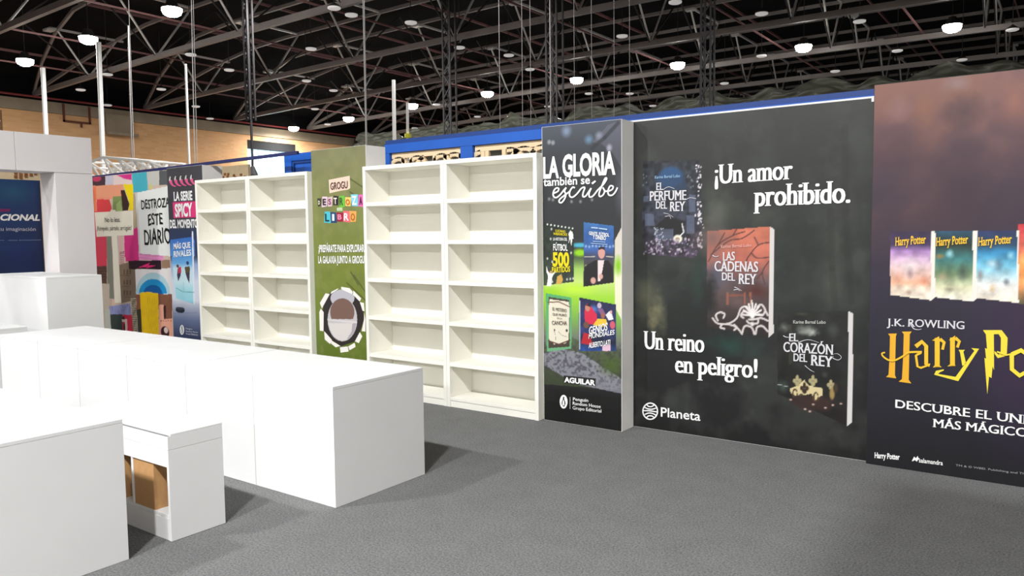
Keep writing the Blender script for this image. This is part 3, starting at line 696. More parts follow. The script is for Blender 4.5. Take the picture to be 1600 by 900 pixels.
# --- 2. black book banner
YP = 5.545
XP0, XP1 = hit(986, 430, 1, YP)[0]-.06, hit(1360, 430, 1, YP)[0]+.03
t = tower('black_book_banner', XP0, XP1, YP, YP+.05, 2.412, 'wide black banner showing three novels and large white lettering', M['tower'])
F = Face(YP-.002, XP0+.003, XP1-.003, .005, 2.400, .0062)
F.vgrad([((1170, 170), (50, 51, 49)), ((1170, 300), (40, 42, 40)), ((1170, 450), (33, 38, 36)), ((1170, 600), (26, 27, 27)), ((1170, 710), (19, 19, 19))])
n1 = fbm(F.X, F.Z, 3.2, 11, 5); n2 = fbm(F.X, F.Z, 9, 12, 4)
F.mixin(np.clip((n1-.5)*2.6, 0, .5), (62, 66, 62)); F.mixin(np.clip((n2-.58)*2, 0, .3)*.6, (75, 80, 74))
for i, (x, y, rx, ry, c, a) in enumerate([(1120, 335, 45, 40, (95, 98, 88), .7), (1185, 340, 60, 30, (75, 80, 72), .5), (1010, 270, 16, 40, (80, 82, 72), .6), (1010, 470, 28, 55, (110, 108, 80), .5), (1030, 490, 16, 40, (160, 155, 115), .55), (1020, 500, 10, 25, (170, 160, 110), .5), (1305, 380, 14, 60, (70, 72, 62), .5), (1300, 440, 18, 40, (85, 88, 74), .45), (1140, 540, 60, 22, (30, 62, 55), .8), (1090, 440, 20, 50, (40, 56, 50), .8), (1330, 330, 12, 60, (58, 60, 56), .6), (1120, 290, 30, 20, (70, 74, 66), .5), (1240, 230, 50, 30, (48, 50, 47), .4)]):
    F.blob(x, y, rx, ry, c, a=a, soft=1, nz=.9, seed=20+i)
for q in ([(1320, 200), (1322, 330), (1330, 470)], [(1298, 330), (1300, 420), (1306, 500)]): F.line(q, .03, (30, 31, 30), a=.3)
# book one: night city and blossoms
z1 = (990, 240, 5.29)
F.qgrad([(78, 60), (560, 50), (560, 780), (500, 860), (120, 840), (70, 700)], [(0, (38, 42, 48)), (.5, (46, 50, 60)), (.8, (50, 48, 60)), (1, (60, 52, 66))], z1, .7, 31, 30)
F.blob(305, 195, 125, 100, (40, 75, 115), z1, soft=.3); F.quad(180, 195, 430, 300, (38, 62, 92), z1, .7)
F.poly([(270, 520), (180, 600), (170, 660), (400, 690), (430, 560)], (28, 28, 30), z1)
for q in ((80, 350, 125, 400), (95, 500, 170, 600), (440, 510, 500, 660), (460, 340, 510, 480), (180, 620, 330, 720)): F.quad(*q, (95, 105, 128), z1, .7)
for i in range(7): F.quad(190, 625+14*i, 320, 630+14*i, (60, 62, 75), z1, .8)
F.blob(365, 705, 44, 40, (225, 220, 205), z1, soft=.3); F.blob(362, 708, 24, 20, (150, 125, 90), z1, soft=.5); F.line([(385, 680), (415, 650), (400, 580)], .006, (220, 218, 215), z1)
r = np.random.default_rng(2)
for i in range(60): F.blob(545+r.normal(0, 14), r.uniform(70, 780), r.uniform(4, 12), r.uniform(6, 16), (222, 214, 220), z1, soft=.5)
for i in range(90): F.blob(r.uniform(80, 520), 700+r.uniform(0, 140)+abs(r.normal(0, 20))*0, r.uniform(4, 15), r.uniform(5, 18), [(190, 178, 190), (150, 130, 155), (110, 95, 120)][i % 3], z1, soft=.6)
for i in range(35): F.blob(r.uniform(170, 260), r.uniform(600, 760), r.uniform(3, 9), r.uniform(4, 10), (190, 195, 205), z1, soft=.6)
for i in range(14): F.blob(r.choice([100, 470])+r.normal(0, 18), r.uniform(170, 280), 8, 12, (110, 118, 125), z1, soft=.7)
# book two: orange dusk with iron scrolls
z2 = (1090, 345, 4.74)
F.qgrad([(70, 78), (533, 42), (527, 862), (70, 785)], [(0, (196, 112, 88)), (.3, (176, 100, 84)), (.5, (92, 78, 80)), (.65, (80, 66, 66)), (1, (40, 34, 34))], z2, .18, 33, 12)
F.blob(110, 130, 180, 150, (110, 92, 90), z2, a=.9, soft=1, nz=.6); F.blob(140, 380, 110, 160, (70, 80, 98), z2, a=.85, soft=1, nz=.4); F.blob(90, 560, 70, 220, (34, 34, 34), z2, a=.95, soft=.7, nz=.6); F.blob(440, 520, 140, 80, (80, 42, 38), z2, soft=1, nz=.5)
F.blob(300, 600, 120, 70, (98, 80, 76), z2, soft=1)
for q in ([(80, 300), (150, 180), (260, 110), (350, 80)], [(150, 180), (200, 90)], [(100, 250), (230, 150), (330, 130), (420, 70)], [(530, 160), (450, 180), (380, 260), (360, 300)], [(450, 180), (420, 120)], [(528, 300), (480, 380), (500, 470)], [(480, 380), (440, 430)], [(530, 270), (440, 275), (400, 240)], [(260, 110), (290, 60)]): F.line(smooth(q), .006, (84, 52, 50), z2, .8)
for x in (222, 348, 392): F.quad(x-8, 530, x+8, 620, (150, 90, 72), z2, .8)
F.quad(230, 545, 345, 560, (150, 80, 62), z2, .6)
SC = (205, 196, 194)
for q in ([(110, 720), (150, 760), (230, 760), (290, 720), (320, 650), (360, 635), (390, 660)], [(190, 720), (200, 690), (165, 678), (135, 700), (150, 740)], [(200, 800), (170, 790), (190, 765), (260, 775), (300, 800), (330, 840)], [(340, 720), (320, 700), (345, 670), (380, 690)], [(520, 740), (470, 720), (420, 730), (380, 730)], [(440, 640), (470, 620), (500, 660), (480, 700), (450, 690)], [(330, 830), (350, 780), (400, 790), (420, 840)], [(430, 840), (440, 790), (480, 780), (520, 820)], [(270, 770), (290, 790), (270, 810)], [(500, 660), (520, 700)], [(365, 740), (385, 760), (440, 760), (450, 735)]): F.line(smooth(q), .0085, SC, z2, .95)
for a_ in range(9): F.line([(405, 700), (405+70*math.cos(math.pi*(a_+.0)/8), 695-85*math.sin(math.pi*a_/8))], .009, (226, 220, 216), z2)
F.blob(405, 700, 24, 34, (235, 230, 226), z2, soft=.5); F.blob(405, 765, 18, 22, (215, 208, 205), z2, soft=.5); F.line([(400, 620), (400, 590)], .006, (210, 200, 195), z2)
F.poly([(533, 42), (566, 62), (562, 830), (527, 865)], (205, 200, 196), z2)
# book three: dark wood and gold crown
z3 = (1200, 480, 4.74)
F.qgrad([(68, 38), (597, 28), (587, 880), (70, 640)], [(0, (34, 36, 34)), (.5, (28, 30, 29)), (1, (26, 21, 20))], z3, .5, 35, 12)
F.blob(250, 50, 70, 18, (60, 68, 48), z3, soft=1); F.blob(120, 150, 50, 45, (95, 100, 92), z3, soft=1, nz=.7); F.blob(290, 175, 90, 50, (135, 140, 132), z3, soft=.9, nz=.9, seed=4); F.blob(330, 190, 40, 30, (165, 168, 160), z3, soft=.9, nz=.8, seed=6); F.blob(480, 170, 60, 60, (60, 64, 60), z3, soft=1, nz=.6); F.quad(155, 130, 180, 420, (62, 60, 48), z3, .6); F.blob(110, 590, 60, 60, (58, 72, 64), z3, soft=1, nz=.5)
F.blob(420, 500, 30, 30, (60, 62, 54), z3, soft=1); F.blob(320, 700, 190, 90, (70, 44, 38), z3, soft=.8, nz=.5)
F.poly([(160, 600), (200, 590), (270, 540), (300, 580), (400, 600), (405, 650), (350, 690), (320, 640), (220, 660), (170, 640)], (205, 190, 145), z3)
for x, y, s_ in ((217, 545, 1), (333, 545, 1.0), (465, 575, .9), (270, 600, -1)):
    c = (165, 155, 115) if s_ > 0 else (52, 38, 30); k = abs(s_)
    F.blob(x, y-20*k, 14*k, 28*k, c, z3, soft=.3); F.blob(x-20*k, y, 15*k, 20*k, c, z3, soft=.3); F.blob(x+20*k, y, 15*k, 20*k, c, z3, soft=.3); F.blob(x, y+22*k, 20*k, 22*k, c, z3, soft=.3)
for x, y in ((200, 640), (355, 665)): F.line(ell(x, y, 16, 32, 14), .006, (78, 58, 40), z3)
F.poly([(240, 640), (310, 660), (340, 700), (420, 680), (440, 740), (300, 760), (200, 730), (160, 690)], (48, 34, 30), z3, .8); F.blob(475, 640, 24, 55, (150, 125, 75), z3, soft=.4); F.blob(500, 600, 22, 44, (60, 46, 34), z3, soft=.4)
for q in ((168, 685), (335, 720), (425, 745), (275, 755), (310, 772), (480, 725), (540, 715)): F.blob(q[0], q[1], 14, 9, (190, 165, 155), z3, soft=.6)
F.line([(75, 572), (145, 588)], .003, (150, 155, 150), z3); F.line([(470, 545), (590, 555)], .002, (110, 112, 105), z3)
F.poly([(597, 28), (632, 50), (622, 855), (586, 878)], (205, 202, 200), z3)
F.poly([(6, -10), (33, -10), (33, 208), (5, 226)], (195, 190, 186), z3, 0)
attach(F, t)
child_box('corner_clip', (XP1-.045, YP-.009, 2.375), (XP1-.02, YP-.003, 2.405), M['ink_white'], t)
SB = (.09, .06, .03)
text(F, '¡Un amor', (1117, 288), (1239, 280), 30, W, -.008, SB, caps='U'); text(F, 'prohibido.', (1178, 323), (1329, 317), 33, W, -.008, SB, caps='b')
text(F, 'Un reino', (1006, 545), (1101, 551), 28, W, -.008, SB, caps='U'); text(F, 'en peligro!', (1055, 582), (1184, 591), 28, W, -.008, SB, caps='l')
SV = ink(212, 210, 214); ST = (.06, .05, .03)
for tr, L in ((z1, [('EL', (190, 302), (248, 300), 60), ('PERFUME', (133, 390), (438, 382), 78), ('DEL', (187, 456), (280, 456), 62), ('REY', (300, 476), (432, 474), 78)]),
              (z2, [('LAS', (187, 296), (278, 291), 62), ('CADENAS', (127, 372), (450, 380), 74), ('DEL', (182, 440), (280, 445), 58), ('REY', (303, 466), (440, 472), 76)]),
              (z3, [('EL', (158, 252), (226, 252), 58), ('CORAZÓN', (115, 328), (486, 352), 72), ('DEL', (190, 398), (292, 406), 58), ('REY', (316, 428), (486, 444), 78)])):
    for s_, a_, b_, h_ in L: text(F, s_, a_, b_, h_, SV, .0, ST, tr=tr, caps='E')
for tr, a_, b_, c_ in ((z1, (178, 208), (386, 195), (150, 185, 215)), (z2, (175, 202), (400, 192), (225, 170, 160)), (z3, (188, 120), (428, 122), (195, 195, 190))): text(F, 'Karine Bernal Lobo', a_, b_, 24, ink(*c_), 0, (.02, .02, .02), caps='K', tr=tr)
ribbons(F, [([(245, 300), (290, 275), (340, 290)], 4), ([(435, 382), (470, 365), (520, 372)], 4), ([(250, 490), (290, 500), (330, 525)], 4, 2), ([(265, 520), (300, 515), (310, 540)], 5, 2)], SV, z1)
ribbons(F, [([(112, 255), (135, 265), (158, 260)], 6, 3), ([(275, 490), (300, 500), (330, 518)], 6, 2), ([(270, 512), (300, 508), (315, 520)], 5, 2)], SV, z2)
ribbons(F, [([(115, 210), (135, 220), (158, 222)], 6, 3), ([(225, 260), (300, 240), (380, 262)], 5, 2), ([(480, 375), (520, 390), (545, 370), (520, 345), (490, 345)], 5, 2), ([(275, 430), (310, 460), (345, 480)], 5, 2)], SV, z3)
zp = (990, 620, 13.33)
ribbons(F, [(ell(355, 296, 152, 168, 32)+[(507, 296)], 27), ([(215, 285), (350, 290), (500, 312)], 24), ([(225, 205), (300, 245), (390, 255), (475, 232)], 24), ([(275, 150), (320, 195), (390, 198), (440, 160)], 24), ([(240, 365), (320, 335), (410, 345), (480, 385)], 24), ([(280, 430), (320, 395), (390, 395), (440, 432)], 24)], W, zp, 'globe_emblem')
text(F, 'Planeta', (572, 405), (1397, 498), 190, W, .012, tr=zp, caps='P')

# --- 3. maroon banner of magic novels
YH = 5.50
XH0 = hit(1359.5, 430, 1, YH)[0]; XH1 = XH0+1.75
t = tower('maroon_book_banner', XH0, XH1, YH, YH+.035, 2.475, 'maroon to navy banner at the right edge with a row of novels and gold lettering', M['black'])
F = Face(YH-.002, XH0+.003, XH1-.003, .004, 2.472, .0062)
F.vgrad([((1480, 125), (124, 86, 80)), ((1480, 170), (112, 78, 76)), ((1480, 230), (86, 62, 68)), ((1480, 290), (64, 48, 60)), ((1480, 350), (54, 42, 56)), ((1480, 440), (46, 40, 56)), ((1480, 520), (36, 34, 48)), ((1480, 640), (28, 28, 38)), ((1480, 735), (20, 20, 24))])
n1 = fbm(F.X, F.Z, 2.4, 41, 5)
F.mixin(np.clip((n1-.45)*2, 0, .5)*np.clip((F.Z-1.3)/.8, 0, 1), (138, 94, 76)); F.mixin(np.clip((.5-n1)*2.5, 0, .6)*np.clip((F.Z-1.2)/.8, 0, 1), (70, 50, 60))
F.blob(1445, 170, 22, 40, (140, 94, 70), a=.7, soft=1, nz=.4); F.blob(1495, 130, 30, 16, (138, 116, 116), a=.8, soft=1, nz=.5); F.blob(1585, 160, 45, 55, (150, 98, 82), a=.8, soft=1, nz=.3); F.blob(1405, 170, 26, 26, (140, 104, 104), a=.7, soft=.9, nz=.5)
F.blob(1500, 300, 75, 110, (58, 42, 52), a=.8, soft=.8, nz=.4); F.blob(1420, 260, 50, 60, (74, 54, 60), a=.6, soft=1, nz=.5); F.blob(1505, 175, 42, 34, (62, 44, 50), a=.75, soft=.9, nz=.6); F.blob(1395, 290, 40, 50, (60, 46, 58), a=.6, soft=1)
F.blob(1600, 560, 130, 190, (56, 36, 68), a=.75, soft=1); F.blob(1560, 420, 90, 60, (60, 42, 62), a=.5, soft=1)
z6 = (1380, 350, 6.92)
bk = [([(75, 75), (520, 75), (520, 825), (78, 765)], [(0, (52, 42, 66)), (.2, (70, 55, 92)), (.3, (170, 130, 185)), (.5, (225, 200, 205)), (.75, (225, 170, 140)), (.85, (235, 215, 195)), (1, (232, 222, 205))]),
      ([(560, 75), (972, 75), (970, 838), (556, 790)], [(0, (40, 80, 105)), (.2, (35, 50, 45)), (.4, (60, 120, 120)), (.6, (110, 135, 100)), (.8, (205, 205, 170)), (1, (232, 225, 212))]),
      ([(1015, 75), (1450, 68), (1450, 852), (1008, 800)], [(0, (40, 50, 90)), (.2, (38, 70, 95)), (.3, (50, 130, 175)), (.5, (120, 190, 215)), (.75, (225, 225, 220)), (1, (236, 224, 205))]),
      ([(1464, 0), (1900, 0), (1900, 870), (1464, 860)], [(0, (190, 50, 60)), (.3, (215, 110, 90)), (.5, (225, 140, 70)), (.8, (235, 160, 100)), (1, (90, 85, 60))])]
for i, (q, st) in enumerate(bk): F.qgrad(q, st, z6, .22, 50+i, 22)
# soft colour masses only; the drawn characters are left out
for x, y, rx, ry, c, a in [(290, 480, 110, 150, (238, 225, 225), .7), (290, 530, 45, 90, (120, 92, 100), .6), (440, 620, 60, 70, (190, 105, 80), .6), (150, 590, 60, 60, (205, 140, 115), .6), (280, 740, 40, 40, (120, 80, 60), .5), (720, 320, 60, 60, (170, 230, 240), .9), (610, 350, 70, 40, (175, 125, 60), .8), (860, 520, 80, 120, (48, 62, 56), .7), (640, 570, 60, 60, (190, 160, 130), .6), (710, 710, 60, 35, (110, 100, 85), .6), (1180, 430, 90, 70, (225, 238, 240), .7), (1250, 440, 60, 100, (80, 90, 110), .6), (1380, 340, 50, 60, (170, 220, 235), .8), (1330, 630, 50, 60, (70, 72, 90), .7), (1050, 560, 45, 80, (120, 100, 90), .6), (1180, 700, 45, 60, (190, 150, 90), .6), (1520, 400, 80, 110, (240, 195, 120), .7)]:
    F.blob(x, y, rx, ry, c, z6, a, 1, .35, int(x))
PG = (232, 225, 215)
for q in ([(518, 75), (562, 77), (560, 795), (515, 828)], [(970, 72), (1015, 75), (1008, 805), (965, 840)], [(1448, 68), (1464, 70), (1464, 850), (1445, 855)]): F.poly(q, PG, z6)
attach(F, t)
GD = mat('gold_print', rgb(232, 186, 44), .45); GL = mat('yellow_gold_print', rgb(232, 212, 60), .45); G3 = mat('deep_gold_print', rgb(228, 170, 40), .45)
zh = (1370, 490, 6.92)
for q in ([[(122, 217), (217, 215), (206, 245), (196, 665), (212, 700), (100, 685), (127, 660), (137, 500), (143, 245)], [(270, 195), (378, 193), (357, 222), (345, 715), (374, 755), (236, 735), (272, 708), (284, 500), (292, 222)]]): shape(F, [q], G3, zh, 'lettering')
ribbons(F, [([(92, 418), (58, 430), (75, 465), (135, 502), (200, 502), (290, 455), (345, 418), (490, 412)], 16, 22)], GD, zh)
ribbons(F, [([(422, 355), (490, 302), (536, 350), (536, 545), (575, 556)], 46, 40), ([(480, 418), (425, 452), (442, 570), (480, 585), (520, 570), (575, 550)], 30, 18),
            ([(655, 262), (655, 572)], 54), ([(685, 275), (730, 310), (712, 388)], 38, 30), ([(820, 258), (820, 562)], 52), ([(850, 262), (895, 300), (872, 365)], 38, 30)], GD, zh, curve=False)
for q in ([[(597, 290), (672, 244), (682, 300), (630, 296)], [(605, 582), (702, 580), (682, 558), (628, 556)], [(780, 285), (847, 236), (850, 296), (795, 290)], [(762, 570), (852, 568), (846, 548), (795, 545)]]): shape(F, [q], GD, zh, 'lettering')
shape(F, [[(885, 392), (952, 392), (936, 412), (966, 540), (925, 565), (900, 420)], [(1022, 372), (1106, 380), (880, 730), (620, 660), (640, 618), (722, 602), (727, 614), (682, 634), (662, 652), (852, 684), (1055, 402)]], GL, zh, 'lettering')
shape(F, [[(1148, 178), (1350, 178), (1415, 262), (1405, 455), (1308, 482), (1272, 432), (1272, 402), (1318, 445), (1340, 405), (1342, 262), (1318, 222), (1266, 222), (1268, 612), (1252, 570), (1240, 697), (1214, 680), (1195, 872), (1164, 478), (1182, 486), (1170, 372), (1192, 382), (1180, 225)]], GL, zh, 'lettering')
ribbons(F, [([(1300, 410), (1400, 447), (1462, 432), (1580, 405)], 16), ([(1460, 440), (1560, 395), (1640, 450), (1640, 615), (1545, 668), (1462, 600), (1460, 440)], 48)], GL, zh, curve=False)
text(F, 'tter', (1700, 660), (2300, 740), 420, GL, .02, caps='t', serif=(.03, .03, .03), tr=zh)
text(F, 'J.K.', (110, 130), (300, 138), 78, SV, 0, (.03, .05, .03), tr=zh); text(F, 'ROWLING', (335, 138), (948, 168), 82, SV, 0, (.03, .05, .03), tr=zh)
ribbons(F, [([(365, 110), (400, 160), (450, 172), (485, 165)], 10, 4)], SV, zh)
zd = (1350, 460, 3.0)
text(F, 'DESCUBRE EL UNIVERSO', (147, 530), (1020, 640), 38, W, 0, (.035, .06, .035), tr=zd, caps='E'); text(F, 'MÁS MÁGICO', (322, 620), (770, 668), 38, W, 0, (.035, .06, .035), tr=zd, caps='M')
text(F, 'Harry Potter', (50, 765), (168, 774), 26, W, .02, (.03, .02, .03), tr=zd, caps='H')
text(F, 'salamandra', (258, 786), (370, 800), 14, W, .015, tr=zd, caps='s')
shape(F, [[(224, 782), (235, 760), (243, 768), (252, 757), (254, 766), (262, 770), (252, 776), (248, 784), (238, 776), (232, 780)]], W, zd, 'animal_emblem')
text(F, 'TM & © WBEI. Publishing and Theatrical Rights', (430, 804), (900, 862), 9, ink(150, 150, 150), 0, tr=zd, caps='T')
z9 = [('Harry Potter', (130, 235), (462, 208), 90), ('Harry Potter', (570, 238), (918, 208), 90), ('Harry Potter', (1025, 238), (1390, 205), 92)]
for s_, a_, b_, h_ in z9: text(F, s_, a_, b_, h_, ink(238, 190, 60), .01, (.03, .06, .04), tr=z6, caps='H')
# --- 4. green panel
YQ = 5.33
XQ0, XQ1 = -6.342, hit(571.6, 232, 1, YQ)[0]
t = tower('green_banner', XQ0, XQ1, YQ, YQ+.26, 2.405, 'olive green banner with cut-out letters between the two pairs of bookcases')
F = Face(YQ-.002, XQ0+.002, XQ1-.004, .004, 2.403, .005)
F.vgrad([((530, 235), (124, 124, 88)), ((530, 290), (130, 132, 82)), ((530, 350), (122, 130, 68)), ((530, 420), (116, 128, 50)), ((530, 500), (106, 122, 44)), ((530, 560), (88, 106, 30))])
F.mixin(np.clip((fbm(F.X, F.Z, 5, 61)-.5)*1.5, 0, .4), (100, 108, 62)); F.mixin(np.clip((.5-fbm(F.X, F.Z, 9, 62))*1.2, 0, .25), (148, 150, 98))
for q in ([(545, 278), (566, 292)], [(547, 300), (568, 315)], [(540, 312), (552, 322)], [(553, 430), (572, 458)], [(542, 442), (572, 470)], [(548, 425), (560, 445)]): F.line(q, .01, (80, 84, 40), a=.9)
zg = (490, 430, 6.92)
hole = [(185, 180), (320, 150), (440, 205), (540, 330), (545, 480), (500, 620), (440, 720), (300, 768), (190, 700), (110, 600), (98, 400), (110, 290)]
F.poly(hole, (44, 38, 36), zg)
# plain oval bowl in place of the drawn character
F.poly(ell(312, 480, 160, 235, 28), (196, 192, 194), zg); F.poly(ell(312, 250, 130, 95, 24), (186, 184, 192), zg); F.poly([q for q in ell(310, 400, 132, 150, 36) if q[1] < 480], (120, 92, 82), zg)
F.poly([(150, 470), (470, 500), (470, 520), (150, 490)], (214, 208, 208), zg); F.poly([q for q in ell(312, 480, 150, 225, 36) if q[1] > 500], (216, 210, 206), zg); F.poly([(420, 520), (462, 520), (440, 620), (380, 695), (360, 690), (410, 610)], (172, 164, 172), zg)
attach(F, t)
TP = ink(238, 234, 228)
for q in ([(130, 195), (175, 205), (90, 360), (68, 300)], [(185, 205), (190, 180), (270, 140), (262, 155)], [(300, 125), (390, 140), (425, 180), (415, 205), (300, 152)], [(430, 165), (515, 250), (500, 285), (425, 210)], [(500, 290), (545, 300), (552, 390), (530, 385)], [(78, 360), (110, 400), (108, 605), (68, 600), (62, 400)], [(115, 605), (130, 620), (200, 700), (180, 745), (122, 695)], [(185, 700), (290, 765), (240, 780), (190, 740)], [(285, 780), (370, 770), (380, 825), (292, 838)], [(375, 770), (445, 730), (455, 775), (390, 812)], [(448, 715), (500, 615), (528, 660), (490, 735)], [(548, 400), (562, 480), (560, 610), (520, 605), (545, 480)]): shape(F, [q], TP, zg, 'torn_paper_flap')
zk = (490, 260, 5.625)
shape(F, [[(133, 118), (318, 82), (322, 192), (300, 205), (250, 212), (140, 236)]], ink(232, 205, 185), zk, 'paper_label')
text(F, 'GROGU', (152, 205), (302, 190), 62, ink(70, 30, 20), .01, tr=zk)
tiles = [('D', 35, 285, 68, 350, (60, 60, 50), (230, 225, 200)), ('E', 74, 268, 122, 355, (225, 200, 215), (60, 40, 50)), ('S', 124, 268, 165, 350, (215, 190, 190), (150, 40, 120)), ('T', 172, 260, 218, 345, (50, 42, 44), (235, 225, 215)), ('R', 222, 258, 272, 355, (110, 190, 70), (60, 90, 40)), ('O', 277, 272, 330, 352, (240, 205, 110), (200, 100, 50)), ('Z', 332, 245, 392, 352, (130, 205, 225), (240, 245, 235)), ('A', 395, 250, 440, 352, (225, 110, 175), (90, 30, 70)),
         ('L', 95, 400, 150, 497, (80, 190, 205), (25, 60, 70)), ('I', 152, 402, 202, 492, (35, 70, 115), (220, 230, 235)), ('B', 206, 405, 260, 482, (150, 30, 60), (235, 140, 170)), ('R', 262, 395, 322, 490, (230, 110, 120), (250, 240, 235)), ('O', 320, 395, 375, 490, (235, 165, 85), (170, 110, 50))]
for c, x0, y0, x1, y1, bg, fg in tiles:
    j = lambda: random.uniform(-5, 5)
    shape(F, [[(x0+j(), y0+j()), (x1+j(), y0+j()), (x1+j(), y1+j()), (x0+j(), y1+j())]], ink(*bg), zk, 'paper_letter_tile')
    e_ = 15 if c == 'I' else 9
    text(F, c, (x0+e_, y1-16), (x1-e_, y1-16), (y1-y0)-32, ink(*fg), .03, tr=zk)
shape(F, [[(206, 362), (255, 358), (258, 392), (206, 395)]], ink(160, 200, 110), zk, 'paper_letter_tile'); text(F, 'ESTE', (210, 388), (254, 386), 20, W, .03, tr=zk)
text(F, '¡PREPÁRATE PARA EXPLORAR', (48, 752), (450, 750), 62, W, .03, tr=zk, caps='R'); text(F, 'LA GALAXIA JUNTO A GROGU', (45, 850), (450, 850), 62, W, .03, tr=zk, caps='R')

# --- 5. dark banner with the hockey book
YS = 5.51
XS0, XS1 = hit(262, 300, 1, YS)[0], hit(316, 262, 1, YS)[0]
t = tower('hockey_banner', XS0, XS1, YS, YS+.27, 2.40, 'charcoal banner with pink chilli peppers and a blue hockey novel, left of the bookcases')
F = Face(YS-.002, XS0+.003, XS1-.003, .004, 2.398, .0055)
F.vgrad([((290, 262), (66, 66, 70)), ((290, 350), (64, 62, 66)), ((290, 362), (50, 62, 88)), ((290, 400), (50, 62, 90)), ((290, 412), (150, 170, 210)), ((290, 440), (215, 222, 235)), ((290, 470), (215, 220, 230)), ((290, 485), (160, 168, 190)), ((290, 500), (105, 118, 150)), ((290, 525), (58, 66, 95))])
zs = (255, 260, 6.43)
F.qgrad([(72, 738), (290, 708), (318, 745), (318, 900), (75, 900)], [(0, (60, 110, 190)), (1, (95, 150, 215))], zs)
zt = (255, 390, 6.43)
F.qgrad([(78, 0), (300, 0), (318, 555), (300, 545), (130, 490)], [(0, (70, 130, 205)), (.25, (110, 175, 225)), (.35, (200, 225, 235)), (.6, (205, 232, 238)), (.75, (165, 220, 228)), (1, (150, 210, 225))], zt)
F.poly([(287, -190), (302, -180), (318, 555), (303, 545)], (225, 232, 245), zt)
for q in ([(145, 190), (180, 190), (175, 260), (150, 320), (140, 260)], [(215, 180), (270, 180), (265, 260), (262, 340), (240, 290), (225, 240)]): F.poly(q, (70, 60, 80), zt)
F.poly([(150, 180), (180, 170), (182, 230), (152, 240)], (200, 60, 90), zt); F.poly([(220, 170), (265, 170), (262, 230), (222, 230)], (95, 80, 50), zt)
F.blob(145, 165, 14, 18, (90, 60, 60), zt, soft=.3); F.blob(245, 135, 16, 22, (50, 60, 110), zt, soft=.3); F.line([(130, 385), (200, 425), (310, 428)], .006, (110, 160, 170), zt); F.line([(205, 330), (205, 425)], .003, (130, 170, 190), zt)
F.blob(170, 608, 48, 30, (40, 44, 54), zt, soft=.1); F.blob(170, 590, 48, 14, (66, 70, 80), zt, soft=.2); F.line([(75, 640), (340, 635)], .004, (120, 128, 150), zt)
attach(F, t)
shape(F, [[(95, 360), (330, 350), (330, 512), (105, 520)]], ink(215, 60, 120), zs, 'pink_bar')
text(F, 'LA SERIE', (112, 345), (298, 335), 90, W, .035, tr=zs); text(F, 'SPICY', (125, 505), (300, 495), 130, W, .04, tr=zs); text(F, 'DEL MOMENTO', (72, 618), (352, 610), 82, W, .035, tr=zs)
PK = ink(214, 90, 135); PS = ink(200, 200, 190)
for i in range(5):
    x = 72+53*i; y = 140-4*i
    ribbons(F, [([(x+6, y), (x+12, y+25), (x+30, y+50), (x+62, y+62)], 34, 8)], PK, zs, 'chilli_pepper'); ribbons(F, [([(x, y+5), (x, y-18), (x+6, y-38)], 20, 8)], PS, zs, 'chilli_stalk')
text(F, 'MÁS QUE', (110, 830), (278, 815), 55, W, .03, tr=zs, caps='U'); text(F, 'RIVALES', (110, 910), (286, 893), 58, W, .03, tr=zs, caps='E')
bird_logo(F, zt, 189, 806, 22, 50)
for s_, a_, b_ in (('Penguin', (232, 800), (298, 806)), ('Random House', (232, 826), (352, 838)), ('Grupo Editorial', (232, 850), (352, 864))): text(F, s_, a_, b_, 16, ink(210, 212, 220), 0, caps='P', tr=zt)

# --- 6. collage banner
YC = 5.53
XC0, XC1 = -11.75, XS0-.004
t = tower('collage_banner', XC0, XC1, YC, YC+.05, 2.385, 'colourful paper collage banner with a placard and a white hand-lettered book cover')
F = Face(YC-.002, XC0+.003, XC1-.003, .004, 2.384, .0085, (205, 182, 165))
a4 = (135, 260, 6.43); a5 = (135, 390, 6.43)
def Q(*p, tr=a4, c=(0, 0, 0)): F.poly(list(p), c, tr)
Q((0, 60), (190, 95), (190, 195), (0, 205), c=(66, 44, 56)); F.blob(105, 125, 50, 32, (195, 55, 95), a4, soft=.2)
Q((190, 90), (270, 85), (270, 185), (190, 190), c=(200, 195, 208)); Q((270, 80), (460, 70), (460, 185), (270, 190), c=(230, 208, 202)); Q((300, 85), (455, 75), (455, 138), (380, 125), c=(218, 52, 135))
Q((-40, 200), (370, 180), (370, 330), (-40, 330), c=(232, 155, 120)); Q((-60, 215), (95, 205), (102, 470), (-60, 470), c=(236, 120, 78)); Q((50, 240), (75, 235), (80, 460), (60, 460), c=(215, 90, 50))
Q((455, 70), (605, 50), (620, 245), (470, 265), c=(70, 175, 190)); Q((605, 40), (735, 40), (735, 185), (620, 200), c=(196, 194, 186)); Q((732, 40), (860, 40), (860, 185), (732, 190), c=(88, 92, 92)); F.blob(645, 205, 22, 35, (205, 195, 130), a4, soft=.3)
Q((265, 300), (370, 300), (370, 450), (265, 455), c=(128, 145, 84)); Q((300, 380), (340, 340), (360, 450), (300, 452), c=(160, 178, 112)); Q((345, 240), (382, 235), (432, 380), (415, 445), (365, 445), c=(54, 32, 28)); Q((370, 180), (468, 180), (472, 440), (424, 442), (432, 370), c=(242, 214, 10))
Q((102, 335), (230, 328), (255, 420), (235, 460), (105, 462), c=(222, 62, 68)); F.line([(100, 325), (240, 318)], .006, (235, 130, 110), a4)
Q((470, 275), (500, 275), (530, 870), (470, 800), c=(178, 160, 130))
Q((-60, 470), (205, 440), (205, 900), (-60, 900), c=(220, 62, 88)); Q((-60, 0), (205, 0), (205, 165), (-60, 165), tr=a5, c=(222, 62, 88)); Q((205, 0), (262, 0), (278, 495), (215, 492), tr=a5, c=(132, 132, 118)); Q((200, 700), (250, 700), (262, 910), (205, 910), c=(132, 132, 118))
